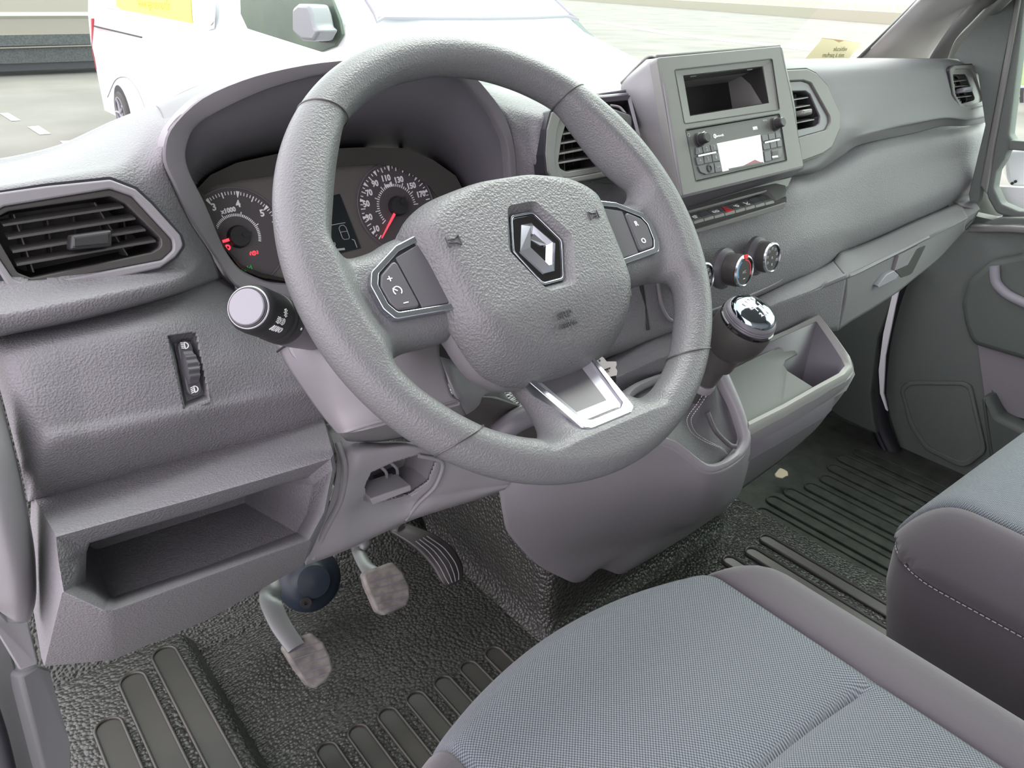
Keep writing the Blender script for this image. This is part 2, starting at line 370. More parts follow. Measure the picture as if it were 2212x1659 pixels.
# pad between instruments and the centre vent
patch('upper_pad', [
 [(1045,168,.33),(1100,180,.34),(1160,186,.34),(1225,187,.33),(1300,183,.32),(1362,181,.31)],
 [(1040,180,.20),(1080,196,.22),(1130,205,.23),(1200,214,.22),(1290,212,.22),(1362,205,.22)],
 [(1057,206,.18),(1090,225,.19),(1135,238,.19),(1187,246,.18),(1270,245,.20),(1362,240,.20)],
 [(1085,247,.183),(1110,262,.182),(1140,270,.18),(1182,275,.172),(1270,275,.20),(1362,275,.20)],
 [(1102,292,.188),(1122,300,.18),(1145,310,.175),(1178,315,.168),(1270,315,.20),(1362,315,.20)],
 [(1111,344,.193),(1128,350,.18),(1148,355,.172),(1176,356,.163),(1270,360,.19),(1362,360,.19)],
 [(1112,402,.198),(1130,402,.185),(1155,400,.172),(1186,396,.158),(1270,400,.18),(1362,400,.18)],
 [(1110,440,.21),(1130,440,.20),(1165,440,.18),(1210,436,.16),(1280,440,.17),(1362,440,.16)],
 [(1100,520,.24),(1130,520,.22),(1180,520,.20),(1230,520,.18),(1290,520,.17),(1362,520,.16)],
], M['dash'], dash, n=7, holes=[[(1205,262),(1240,262),(1362,330),(1362,400),(1215,385),(1200,360)],[(1290,205),(1360,200),(1362,330),(1320,300)]])
# dash top plane towards the windscreen
patch('dash_top', [
 [V(-.10,.60,-.08),V(-.06,.68,-.04),V(0,.74,.0),V(.45,.80,.04),V(.9,.74,.04),V(1.15,.62,.03),V(1.27,.45,.02)],
 [V(-.10,.45,-.06),V(-.05,.48,-.02),V(0,.50,.035),V(.45,.50,.055),V(.9,.48,.055),V(1.12,.42,.05),V(1.265,.34,.04)],
 [V(-.10,.34,-.04),V(-.05,.34,.0),V(0,.34,.05),V(.45,.34,.06),V(.9,.34,.062),V(1.12,.30,.062),V(1.26,.27,.055)],
], M['dash_fine'], dash, n=8)
# right upper pad
VR_OUT = [(1700,153),(1742,152),(1762,162),(1790,205),(1812,248),(1812,278),(1795,318),(1775,335),(1735,347),(1700,355)]
PV = [(2050,150),(2060,142),(2098,140),(2108,152),(2127,205),(2127,228),(2085,238),(2072,232),(2058,205)]
patch('upper_pad', [
 [(1640,131,.36),(1710,128,.34),(1800,126,.34),(1900,125.5,.335),(2000,126,.33),(2060,127,.32),(2090,134,.30),(2106,150,.30)],
 [(1640,134,.26),(1706,131,.25),(1800,129,.25),(1900,128,.25),(2000,129,.25),(2060,130,.25),(2088,136,.25),(2108,160,.26)],
 [(1660,150,.215),(1720,149,.205),(1800,149,.205),(1900,148,.215),(2000,146,.222),(2050,146,.222),(2090,146,.225),(2112,172,.235)],
 [(1660,200,.19),(1730,195,.185),(1805,190,.185),(1900,190,.20),(2000,185,.207),(2050,182,.208),(2095,182,.21),(2122,200,.225)],
 [(1660,260,.165),(1740,250,.165),(1815,245,.167),(1900,240,.185),(1990,228,.195),(2045,222,.196),(2098,218,.196),(2129,226,.21)],
 [(1680,330,.15),(1745,315,.15),(1822,280,.155),(1880,278,.172),(1969,265,.182),(2041,253,.184),(2089,256,.184),(2130,249,.20)],
 [(1700,375,.137),(1760,360,.135),(1810,322,.15),(1855,296,.165),(1969,271,.19),(2041,257,.194),(2089,260,.194),(2130,254,.21)],
 [(1700,386,.15),(1762,372,.15),(1818,337,.165),(1860,312,.18),(1972,288,.203),(2035,273,.207),(2085,272,.208),(2131,264,.22)],
], M['dash_fine'], dash, n=14, holes=[[(1690,158),(1735,158),(1785,210),(1805,255),(1800,285),(1770,325),(1690,345)],[(2058,152),(2092,150),(2117,205),(2117,222),(2085,230),(2064,205)]])
# lower middle and passenger panel
patch('passenger_panel', [
 [(1150,452,.19),(1240,450,.18),(1330,452,.165),(1440,440,.14),(1560,410,.135),(1650,386,.150),(1712,366,.165),(1770,350,.18),(1818,316,.20),(1866,288,.215),(1958,268,.23),(2030,256,.235),(2085,256,.235),(2118,252,.24),(2132,260,.26)],
 [(1160,470,.17),(1245,470,.15),(1330,470,.13),(1445,462,.115),(1570,440,.115),(1660,420,.118),(1716,408,.122),(1776,392,.135),(1826,365,.15),(1880,335,.165),(1965,312,.185),(2035,297,.19),(2085,292,.19),(2122,284,.195),(2135,290,.22)],
 [(1180,560,.15),(1255,560,.135),(1330,560,.118),(1460,540,.10),(1580,510,.10),(1680,480,.102),(1735,460,.107),(1796,440,.12),(1846,415,.135),(1900,395,.15),(1975,370,.17),(2040,350,.178),(2085,340,.18),(2122,330,.184),(2135,335,.21)],
 [(1200,700,.13),(1270,690,.12),(1340,680,.105),(1480,630,.09),(1600,590,.085),(1700,545,.085),(1752,520,.09),(1810,500,.105),(1852,492,.12),(1900,470,.135),(1975,440,.15),(2043,409,.16),(2085,396,.165),(2112,388,.168),(2122,392,.19)],
 [(1215,790,.115),(1280,760,.108),(1350,745,.098),(1500,690,.088),(1625,641,.083),(1705,602,.085),(1760,582,.092),(1800,553,.105),(1830,538,.125),(1880,516,.14),(1960,482,.158),(2040,447,.172),(2080,428,.18),(2108,412,.185),(2112,416,.20)],
 [(1220,812,.13),(1285,782,.125),(1355,765,.115),(1505,708,.105),(1630,657,.10),(1710,618,.10),(1765,596,.11),(1805,566,.12),(1835,550,.14),(1883,528,.155),(1963,494,.17),(2043,459,.185),(2083,440,.19),(2110,424,.195),(2114,428,.21)],
], M['dash'], dash, n=7)
# bright ledge, its front and the glovebox door below it
patch('console_ledge', [
 [(1255,800,.12),(1330,765,.112),(1400,733,.10),(1500,697,.095),(1580,663,.09),(1637,641,.085),(1692,613,.088),(1745,590,.092),(1779,575,.098),(1799,564,.1035)],
 [(1270,835,.085),(1350,800,.075),(1420,770,.065),(1510,735,.06),(1600,692,.055),(1658,660,.052),(1710,640,.054),(1755,624,.056),(1790,611,.057),(1826,597,.0575)],
 [(1275,850,.08),(1352,813,.07),(1424,781,.060),(1515,745,.055),(1606,700,.05),(1664,669,.047),(1714,649,.049),(1755,633,.05),(1787,618,.053),(1828,601,.0545)],
 [(1290,900,.085),(1370,860,.08),(1450,830,.07),(1540,790,.068),(1620,760,.065),(1680,735,.062),(1720,725,.06),(1750,722,.06),(1782,718,.06),(1811,714,.0598)],
], M['dash'], dash, n=7)
glove = patch('glovebox_door', [
 [(1800,564,.104),(1815,545,.112),(1840,536,.125),(1897,514,.137),(1975,478,.153),(2030,454,.165),(2072,435,.172)],
 [(1827,596,.058),(1850,585,.063),(1900,561,.073),(1950,537,.083),(1995,514,.092),(2050,488,.103),(2090,467,.111)],
 [(1829,600,.055),(1852,590,.060),(1902,566,.070),(1952,542,.080),(1997,519,.089),(2052,493,.10),(2091,472,.109)],
 [(1826,650,.055),(1850,635,.06),(1895,615,.07),(1950,585,.08),(1990,560,.087),(2035,530,.10),(2085,490,.115)],
 [(1811,714,.06),(1838,695,.062),(1880,670,.07),(1938,632,.078),(1978,600,.087),(2030,557,.105),(2085,497,.125)],
], M['dash_fine'], dash, n=7)
glove.name = 'glovebox_door'
GF = Frame(A((1900,570,.075)), A((1990,527,.093))-A((1900,570,.075)), A((1900,570,.075))-A((1890,640,.078)))
slab('glovebox_door_latch', [(1942,552,.071),(1987,531,.079),(1979,540,.0795),(1961,572,.077),(1932,585,.071)], Vector((0,.012,0)), M['smooth'], glove)
plate('latch_recess', GF, [GF.loop([(1940,553),(1990,529),(1960,590),(1938,597),(1925,582)], 0)], .004, .0072, M['vent'], glove)
slab('glovebox_pull', [(1932,585,.069),(1942,594,.071),(1936,603,.069),(1898,622,.061),(1896,618,.061),(1915,594,.064)], Vector((0,.008,.001)), M['cap'], glove, bevel=.001)
slab('dash_end_cap', [(2074,434,.172),(2092,420,.18),(2101,424,.18),(2116,453,.115),(2104,477,.125),(2085,497,.128),(2091,470,.111)], Vector((0,.03,0)), M['dash_fine'], dash, bevel=.002)
# knee panel under the driver's pad
knee = patch('knee_panel', [
 [(-30,738,.19),(5,727,.168),(160,695,.165),(300,660,.17),(400,630,.186),(474,600,.243),(560,650,.25),(680,670,.25)],
 [(-14,790,.17),(15,765,.135),(160,735,.13),(300,710,.13),(400,695,.14),(490,680,.165),(580,700,.18),(700,720,.18)],
 [(8,870,.16),(42,850,.117),(180,830,.115),(300,810,.115),(400,795,.12),(500,775,.13),(600,770,.14),(720,760,.14)],
 [(38,985,.14),(84,925,.108),(190,905,.107),(300,885,.107),(400,868,.11),(500,850,.118),(600,833,.123),(735,812,.13)],
 [(47,1020,.135),(100,972,.104),(200,952,.103),(300,930,.103),(400,908,.106),(500,886,.113),(600,866,.118),(740,845,.123)],
 [(60,1083,.155),(75,1080,.140),(200,1050,.138),(300,1022,.137),(400,996,.135),(500,969,.132),(600,942,.13),(745,906,.13)],
], M['dash'], dash, n=40, holes=[POCK])
# pocket around the headlamp level wheel
KF = tilt(A((410, 800, .121)), 2, 0)
def flange(L, s=1.07, dy=-.0012):
    c = sum(L, Vector())/len(L); return [c+(p-c)*s+Vector((0,dy,0)) for p in L]
out = [A((364,727,.136)), A((424,719,.142)), A((440,790,.128)), A((451,862,.112)), A((399,881,.110)), A((381,800,.120))]
inn = [A((376,742,.142)), A((413,738,.146)), A((428,800,.135)), A((440,852,.124)), A((402,868,.122)), A((388,800,.134))]
loft('switch_pocket', [flange(out, 1.14, .003), flange(out, 1.08, -.0008), flange(out, 1.02, -.0008), out, inn], M['dash'], knee, cap=(False, True), ang=20)
# lower left cubby
cub = loft('storage_cubby', [
 [A(p)+Vector((0,.012,0)) for p in [(75,1078,.14),(240,1035,.135),(400,992,.13),(560,948,.128),(700,908,.125),(714,930,.12),(704,1110,.06),(670,1190,.09),(450,1310,.10),(247,1426,.10),(200,1431,.10),(96,1440,.11),(66,1260,.16)]],
 [(75,1078,.14),(240,1035,.135),(400,992,.13),(560,948,.128),(700,908,.125),(716,945,.11),(700,1130,.07),(655,1221,.09),(450,1338,.10),(247,1424,.10),(200,1430,.10),(96,1439,.105),(68,1260,.15)],
 [(117,1150,.067),(270,1109,.065),(420,1068,.062),(570,1025,.057),(720,981,.052),(726,1012,.05),(706,1108,.030),(672,1170,.020),(450,1249,.016),(247,1323,.014),(223,1323,.014),(134,1282,.028),(123,1216,.055)],
 [(121,1160,.062),(271,1118,.060),(421,1077,.058),(570,1034,.053),(714,991,.048),(718,1015,.046),(700,1106,.028),(668,1166,.018),(450,1244,.014),(247,1318,.013),(225,1318,.013),(138,1278,.027),(127,1216,.052)],
 [(192,1170,.070),(300,1138,.070),(447,1096,.068),(613,1041,.066),(668,1029,.065),(679,1046,.065),(665,1113,.072),(643,1151,.074),(450,1222,.076),(252,1288,.078),(237,1287,.078),(184,1255,.076),(184,1192,.069)],
 [(194,1173,.073),(300,1141,.073),(447,1099,.071),(611,1045,.069),(664,1033,.068),(676,1048,.068),(662,1112,.077),(640,1150,.080),(450,1221,.082),(252,1287,.084),(239,1286,.084),(185,1254,.082),(187,1193,.077)],
 [A(p)+Vector((0,.10,-.05)) for p in [(230,1150,.070),(310,1125,.070),(447,1087,.068),(590,1045,.066),(612,1040,.065),(614,1045,.065),(616,1075,.062),(612,1102,.060),(450,1155,.060),(262,1218,.060),(248,1218,.060),(214,1200,.062),(214,1175,.069)]],
], M['dash_fine'], dash, cap=(False, True), ang=24)
cub.data.materials[0] = M['dash']
# column-side lower bolster with the service opening
OBD = [(802,1020),(850,998),(905,982),(945,990),(925,1040),(885,1068),(830,1082),(790,1075),(788,1050)]
bol = patch('knee_bolster', [
 [(700,905,.14),(760,930,.13),(820,950,.12),(880,955,.11),(960,965,.10),(1040,985,.09),(1110,1010,.08)],
 [(727,985,.10),(780,970,.09),(830,968,.085),(890,965,.08),(960,985,.08),(1040,1010,.075),(1112,1025,.07)],
 [(722,1050,.092),(765,1040,.084),(820,1030,.085),(880,1030,.085),(955,1040,.078),(1035,1035,.075),(1108,1035,.07)],
 [(698,1130,.09),(745,1110,.083),(800,1090,.088),(870,1085,.09),(940,1070,.08),(1025,1055,.077),(1100,1046,.072)],
 [(662,1216,.095),(740,1187,.09),(810,1155,.09),(880,1124,.09),(930,1107,.088),(1010,1083,.085),(1090,1058,.08)],
 [(664,1218,.16),(742,1189,.16),(812,1157,.16),(882,1126,.16),(932,1109,.16),(1012,1085,.16),(1092,1060,.16)],
], M['smooth'], dash, n=30, holes=[OBD])
OB1 = [(802,1020,.086),(850,998,.084),(905,982,.081),(947,989,.080),(928,1040,.082),(885,1068,.088),(830,1084,.089),(788,1077,.086),(786,1050,.086)]
OB1 = [A(p) for p in OB1]
loft('service_opening', [flange(OB1, 1.12, .003), flange(OB1, 1.07, -.002), OB1, [A(p)+Vector((0,.03,.0)) for p in OB1], [A(p).lerp(A((860,1035,.13)), .25)+Vector((0,.035,.0)) for p in OB1]], M['smooth'], bol, cap=(False, True), ang=25)
slab('opening_ledge', [(800,1078,.075),(888,1048,.073),(890,1060,.072),(806,1092,.074)], Vector((0,.03,0)), M['smooth'], bol, bevel=.0015)
slab('fuse_block', [(818,1040,.100),(862,1020,.098),(875,1045,.098),(835,1062,.100)], Vector((0,.012,0)), M['black'], bol)
for a, b in (((822,1008),(880,985)), ((845,1000),(900,980))):
    tube('opening_rib', [(a[0], a[1], .088), (a[0]+12, a[1]+12, .092), (a[0]+14, a[1]+26, .10)], .0016, M['smooth'], bol, n=3)
tube('bolster_crease', [(905,985,.076),(955,1000,.075),(940,1050,.076),(905,1085,.083),(876,1122,.089)], .0022, M['smooth'], bol)
tube('bolster_crease', [(730,955,.10),(745,1010,.088),(735,1080,.085),(700,1150,.088),(676,1205,.094)], .003, M['smooth'], bol)
# screw at the end of the bolster
# steering column cover
col_ = thing('steering_column_cover', 'pale grey plastic shroud wrapped around the steering column behind the wheel', 'column cover', A((800, 850, .08)))
patch('shroud', [
 [(596,722,.125),(660,700,.11),(730,690,.09),(800,690,.07),(880,700,.05),(950,730,.04)],
 [(597,740,.118),(670,740,.085),(740,738,.065),(810,738,.048),(880,750,.035),(950,770,.03)],
 [(622,795,.105),(700,800,.065),(770,800,.048),(830,800,.036),(890,805,.028),(965,820,.022)],
 [(680,878,.085),(725,885,.055),(790,875,.040),(850,862,.032),(905,848,.026),(978,858,.02)],
 [(722,930,.065),(745,928,.045),(800,914,.036),(860,899,.030),(920,884,.026),(992,866,.02)],
 [(733,937,.06),(752,937,.047),(806,922,.038),(865,907,.032),(925,891,.028),(994,874,.022)],
 [(748,952,.10),(765,954,.10),(832,953,.10),(890,940,.10),(950,925,.10),(1012,905,.10)],
], M['shroud'], col_, n=8, solid=.003)
tube('shroud_joint', [(598,760,.112),(612,750,.107),(632,740,.099),(650,734,.093)], .0009, M['black'], col_)
lathe('stalk_boss', A((676,742,.10)), A((660,728,.075))-A((700,750,.12)), [(.018,-.03),(.020,-.005),(.020,.006),(.018,.010),(.0,.010)], M['smooth'], col_)
patch('shroud_far_side', [
 [(950,770,.03),(1060,800,.05),(1110,820,.09)],
 [(992,866,.02),(1040,860,.05),(1090,850,.09)],
 [(1012,905,.10),(1060,890,.10),(1110,870,.12)],
], M['smooth'], col_, n=4)
tube('column_tube', [V(0,.02,-.03), V(0,.20,-.19), V(0,.36,-.34)], .035, M['vent'], col_, seg=20, n=1)
patch('column_gaiter', [
 [(985,862,.05),(1060,860,.05),(1130,880,.05),(1250,900,.05)],
 [(990,900,.08),(1060,930,.08),(1130,950,.07),(1250,960,.07)],
 [(1000,960,.09),(1060,990,.09),(1130,1010,.08),(1250,1010,.08)],
], M['vent'], col_, n=4)
tube('column_gaiter_fold', [(1075,940,.05),(1110,912,.045),(1150,893,.04)], .012, M['hood'], col_, seg=14)
# ================================================================ STEERING WHEEL
T = math.radians(42)
FW = Frame(V(0,0,0), Vector((1,0,0)), Vector((0, math.sin(T), math.cos(T))))
wheel = thing('steering_wheel', 'grey three spoke steering wheel with a diamond emblem on its airbag cover', 'steering wheel', V(0,0,0))
def mirror(L): return [(-x, y) for x, y in reversed(L)]
def smooth2(L, n=6, closed=True):
    P = np.array([(x, y, 0) for x, y in L]); P = np.concatenate([P[-2:], P, P[:2]]); Q = catmull(P, n)
    return [(q[0], q[1]) for q in Q[2*n:2*n+len(L)*n]]
def _ra(r, a): a = math.radians(a); return (r*math.cos(a), r*math.sin(a))
_hA = [_ra(.1635, 90), _ra(.1635, 75), _ra(.1635, 62), _ra(.1635, 50), _ra(.158, 42), _ra(.1535, 33), _ra(.152, 25), (.149,.042), (.153,.033), (.1505,.0265), (.143,.0225), (.125,.024), (.105,.030), (.06,.035)]
HAo = smooth2(_hA+[(0,.035)]+mirror(_hA)[:-1])
_hB = [(.07,-.056), (.105,-.0565), (.128,-.0555), (.140,-.058), (.1465,-.063), (.1455,-.072), (.137,-.0885), (.1205,-.1095), (.103,-.127), (.088,-.1375), (.072,-.146), (.060,-.150), (.052,-.149), (.0465,-.144), (.042,-.134), (.0385,-.118), (.037,-.100), (.045,-.075)]
HBo = smooth2(_hB); HCo = mirror(HBo)
RO = .197; RT = .017
st = .0014; xs = np.arange(-.2, .2001, st); zs = np.arange(-.060, .0301, st)
XX, YY = np.meshgrid(xs, xs, indexing='ij')
def sdpoly(L):
    L = np.array(L); d = np.full(XX.shape, 1e9); ins = np.zeros(XX.shape, bool)
    for i in range(len(L)):
        a, b = L[i-1], L[i]; e = b-a; wx, wy = XX-a[0], YY-a[1]; t = np.clip((wx*e[0]+wy*e[1])/(e@e+1e-15), 0, 1)
        d = np.minimum(d, (wx-e[0]*t)**2+(wy-e[1]*t)**2)
        c = ((a[1] > YY) != (b[1] > YY)); 
        with np.errstate(divide='ignore', invalid='ignore'): xi = (b[0]-a[0])*(YY-a[1])/(b[1]-a[1]+1e-15)+a[0]
        ins ^= c & (XX < xi)
    d = np.sqrt(d); return np.where(ins, -d, d)     # negative inside the hole
rho = np.sqrt(XX**2+YY**2)
D = np.minimum.reduce([RO-rho, sdpoly(HAo), sdpoly(HBo), sdpoly(HCo)])
def sst(a, b, x): t = np.clip((x-a)/(b-a), 0, 1); return t*t*(3-2*t)
Cz = -.0145*sst(.168, .146, rho)
low = sst(.068, .052, np.abs(XX))*sst(-.02, -.08, YY)
Cl = -.006-.0300*np.clip((-.160-YY)/(-.160+.105), 0, 1); Cl = np.where(YY < -.163, 0, Cl)
Cl = np.where(YY < -.150, Cl*sst(-.170, -.150, YY), Cl)
scoop = sst(.031, .026, np.abs(XX))*sst(-.1515, -.1465, YY)*sst(-.06, -.08, YY)
Cl = Cl-.0065*scoop
Cz = Cz*(1-low)+low*Cl
RTm = RT*(1+0*rho)
q = np.maximum(RTm-D, 0)
FF = np.sqrt(q[:, :, None]**2+(zs[None, None, :]-Cz[:, :, None])**2)-RT
FF[D < -.004] = .01
def surface_nets(F, o, s):
    S = F < 0; nx, ny, nz = F.shape
    c = [S[i:nx-1+i, j:ny-1+j, k:nz-1+k] for i in (0,1) for j in (0,1) for k in (0,1)]
    any_ = np.logical_or.reduce(c); all_ = np.logical_and.reduce(c); act = any_ & ~all_
    idx = -np.ones(act.shape, int); ii = np.argwhere(act); idx[act] = np.arange(len(ii))
    acc = np.zeros((len(ii), 3)); cnt = np.zeros(len(ii))
    for ax in range(3):
        for u in (0, 1):
            for v in (0, 1):
                off = [0,0,0]; o2 = [i for i in range(3) if i != ax]; off[o2[0]] = u; off[o2[1]] = v
                a = ii+off; b = a.copy(); b[:, ax] += 1
                fa = F[a[:,0],a[:,1],a[:,2]]; fb = F[b[:,0],b[:,1],b[:,2]]; m = (fa < 0) != (fb < 0)
                t = np.where(m, fa/(fa-fb+1e-20), 0); p = a.astype(float); p[:, ax] += t
                acc[m] += p[m]; cnt[m] += 1
    vs = acc/cnt[:, None]*s+o; fs = []
    for ax in range(3):
        sl0 = [slice(None)]*3; sl1 = [slice(None)]*3; sl0[ax] = slice(0, -1); sl1[ax] = slice(1, None)
        ch = S[tuple(sl0)] != S[tuple(sl1)]; e = np.argwhere(ch); u, v = [(1,2),(2,0),(0,1)][ax]
        e = e[(e[:, u] > 0) & (e[:, v] > 0)]
        du = np.zeros(3, int); du[u] = 1; dv = np.zeros(3, int); dv[v] = 1
        q = []
        for dd in (-du-dv, -dv, 0*du, -du):
            a = e+dd; ok = np.all(a < np.array(idx.shape), 1); a = np.minimum(a, np.array(idx.shape)-1); q.append(np.where(ok, idx[a[:,0],a[:,1],a[:,2]], -1))
        Q = np.stack(q, 1); neg = S[e[:,0], e[:,1], e[:,2]]; g = np.all(Q >= 0, 1); Q = Q[g]; neg = neg[g]
        Q[~neg] = Q[~neg][:, ::-1]; fs.append(Q)
    return vs, np.concatenate(fs)
vs, fs = surface_nets(FF, np.array([xs[0], xs[0], zs[0]]), st)
del FF
vw = [FW.w(*p) for p in vs]
body = mk('rim_and_spokes', vw, [tuple(int(i) for i in f) for f in fs], M['wheel'], wheel, ang=180)
for pl_ in body.data.edges: pl_.use_edge_sharp = False
sm = body.modifiers.new('sm', 'SMOOTH'); sm.factor = .5; sm.iterations = 8
# joints between grips: thin raised lines round the rim
for a0, sk_ in ((46.5, -.052), (132.1, .04), (-47.3, .08), (-133, -.07)):
    u = Vector((math.cos(math.radians(a0)), math.sin(math.radians(a0)), 0)); sk = sk_
    pts = []; R0, r_ = (.1803, .0172)
    if abs(a0) < 90 and a0 > 0 or a0 > 90: R0, r_ = .1797, .0173
    for k in range(48):
        t = 2*math.pi*k/48; rr = R0+math.cos(t)*r_; aa = math.radians(a0)+sk*math.cos(t)
        pts.append(FW.w(rr*math.cos(aa), rr*math.sin(aa), math.sin(t)*r_))
    pts.append(pts[0]); pts.append(pts[1])
    tube('rim_joint', pts, .0007, M['vent'], wheel, seg=6, n=1)
# airbag cover: from its outline to the emblem recess
_p = [(0,.057),(.035,.056),(.068,.050),(.088,.041),(.100,.030),(.101,.018),(.0975,0),(.0955,-.025),(.0935,-.050),(.088,-.068),(.076,-.088),(.058,-.1015),(.044,-.106),(.030,-.109),(.015,-.111)]
PO = _p+[(0,-.1115)]+mirror(_p)[:-1]
PO = smooth2(PO, 6)
REC = rnd([(-.0145,.025),(.0135,.025),(.034,-.010),(.016,-.049),(-.012,-.049),(-.031,-.010)], .008, 8)
CE = (.0015, -.012)
def polar(L, n=180):
    out = []; 
    for k in range(n):
        t = 2*math.pi*k/n; d = (math.cos(t), math.sin(t)); best = 0
        for i in range(len(L)):
            ax_, ay = L[i-1][0]-CE[0], L[i-1][1]-CE[1]; bx, by = L[i][0]-CE[0], L[i][1]-CE[1]
            den = d[0]*(by-ay)-d[1]*(bx-ax_)
            if abs(den) < 1e-12: continue
            s = (ax_*(by-ay)-ay*(bx-ax_))/den; u = (ax_*d[1]-ay*d[0])/den
            if s > 0 and -1e-6 <= u <= 1+1e-6: best = max(best, s)
        out.append((CE[0]+d[0]*best, CE[1]+d[1]*best))
    return out
po, rec = polar(PO), polar(REC)
def dome(s, x, y):      # s: 0 outline .. 1 emblem
    base = .0005+.0225*math.sin(min(s, .30)/.30*math.pi/2)**.8
    side = -.004*max(0, (abs(x)-.060)/.04)**1.5
    lowr = -.024*max(0, (-.055-y)/.055)**1.4
    return base+side*(1-.3*s)+lowr+.0015*s
rings = [[FW.w(x*.93, y*.93, -.012) for x, y in po], [FW.w(x, y, -.004+(-.02*max(0, (-.06-y)/.05) if y < -.06 else 0)) for x, y in po]]
for s in (0, .02, .05, .09, .14, .2, .28, .38, .5, .65, .8, .92, .985, 1.0):
    r = []
    for (x0, y0), (x1, y1) in zip(po, rec):
        x, y = x0+(x1-x0)*s, y0+(y1-y0)*s; r.append(FW.w(x, y, dome(s, x, y)-(.0015 if s == 1 else 0)))
    rings.append(r)
hexo = rnd([(-.0115,.0195),(.0115,.0195),(.0275,-.010),(.0115,-.0425),(-.0105,-.0425),(-.0245,-.010)], .005, 6)
hx = polar(hexo)
rings.append([FW.w(x, y, .0165) for x, y in hx]); rings.append([FW.w(x, y, .010) for x, y in hx])
pad = loft('airbag_cover', rings, M['pad'], wheel, ang=50)
# hub back cover
hb = polar([(x, y) for x, y in PO])
def shr(f, h, dy=0): return [FW.w(x*f, (y+.012)*f-.012+dy, h-(.018*max(0, (-.06-y)/.05) if y < -.06 else 0)) for x, y in hb]
loft('hub_back_cover', [shr(.98, -.006), shr(.99, -.014), shr(.97, -.026), shr(.86, -.042), shr(.66, -.052)], M['smooth'], wheel, cap=(False, True))
# emblem
emb = plate('emblem_plate', FW, [[(x*.93+.0001, (y+.012)*.93-.012) for x, y in hexo]], .013, .0185, M['gloss'], wheel, bev=.001)
plate('emblem_surround', FW, [hexo, [(x*.93+.0001, (y+.012)*.93-.012) for x, y in hexo]], .013, .0193, M['chrome'], wheel, bev=.0006)
do = [(-.006,.0095),(.0045,.0095),(.0185,-.0115),(.0055,-.0335),(-.0055,-.0335),(-.018,-.0115)]
dm = [(-.0022,.0055),(.0008,.0055),(.0118,-.0115),(.0015,-.0290),(-.0015,-.0290),(-.0112,-.0115)]
di = [(-.0008,.0005),(.0000,.0005),(.0078,-.0118),(.0008,-.0240),(-.0002,-.0240),(-.0076,-.0118)]
loft('emblem_diamond', [[FW.w(x, y, .0180) for x, y in do], [FW.w(x, y, .0195) for x, y in do], [FW.w(x+.0012, y, .0232) for x, y in dm], [FW.w(x, y, .0200) for x, y in di], [FW.w(x, y, .0182) for x, y in di]], M['chrome'], wheel, smooth=False)
slab('emblem_diamond_facet', [FW.w(-.004,-.003,.0190), FW.w(.0005,-.0005,.0215), FW.w(.0078,-.0118,.0215), FW.w(.0030,-.0105,.0195)], FW.n*-.001, M['chrome'], wheel)
# horn marks and airbag lettering on the cover
PT = tilt(FW.w(-.008,-.072,.0188), 0, 0); PT = Frame(FW.w(-.006,-.0735,.0187), FW.ex, FW.ey+FW.n*.24)
text('airbag_lettering', PT, 0, .0035, .0024, .0075, 'SRP', M['emboss'], wheel, ext=.0006, sx=1.25)
text('airbag_lettering', PT, .0008, -.0045, .0024, .0055, 'AIRBAG', M['emboss'], wheel, ext=.0006, rot=.05)
def horn(cx, cy, s, h, flip=1):
    F = Frame(FW.w(cx, cy, h), FW.ex*flip, FW.ey)
    seg = pl([(-.008*s,.005*s),(-.008*s,-.005*s)])+pl([(-.006*s,.0015*s),(.001*s,.002*s),(.006*s,.005*s),(.006*s,-.005*s),(.001*s,-.002*s),(-.006*s,-.0015*s)])
    bars('horn_mark', F, seg, 0, .00045, M['emboss'], wheel, ext=.0007)
horn(-.074, .006, .8, .0236); horn(.0655, .004, .7, .0240, -1)
# switch pods on the side spokes
FP = Frame(FW.w(0,0,.007), FW.ex, FW.ey)
def pod(sg):
    f = lambda L: [(x*sg, y) for x, y in L]
    co = rnd([(.078,.0265),(.113,.0175),(.1395,.002),(.1445,-.008),(.1425,-.027),(.1365,-.0365),(.080,-.0405)], [0,.006,.006,.006,.006,.005,0])
    ci = rnd([(.078,.021),(.112,.0125),(.1345,-.001),(.1385,-.009),(.137,-.024),(.1325,-.0315),(.080,-.0355)], [0,.005,.005,.005,.005,.004,0])
    plate('switch_surround', FP, [f(co+ci[::-1])], -.004, .0022, M['chrome'], wheel, bev=.0009)
    p = plate('switch_panel', FP, [f(ci)], -.004, -.0002, M['black'], wheel)
    plate('switch_blank', FP, [f(rnd([(.08,.0195),(.1165,.0085),(.1125,-.0325),(.082,-.0343)], .0012))], -.002, .0012, M['key'], wheel, bev=.0006)
    plate('switch_rocker', FP, [f(rnd([(.1178,.0078),(.1335,-.0023),(.1372,-.010),(.1355,-.0235),(.1318,-.0303),(.1138,-.0322)], .004))], -.002, .0022, M['key'], wheel, bev=.0014)
pod(-1); pod(1)
FK = Frame(FP.w(0,0,.0024), FW.ex, FW.ey)
bars('switch_marking', FK, pl([(-.1305,-.0065),(-.1265,-.0065)])+pl([(-.1285,-.0045),(-.1285,-.0085)])+pl([(-.1260,-.0265),(-.1220,-.0265)])+pl(circ(-.1265,-.0165,.0033,10,-.9,3.9))+pl([(-.1265,-.0165),(-.1295,-.0140)]), 0, .0007, M['white'], wheel)
text('switch_marking', FK, .1245, -.0065, 0, .0065, 'R', M['white'], wheel, bold=.0001)
text('switch_marking', FK, .1235, -.0235, 0, .0068, 'O', M['white'], wheel, bold=.0001)
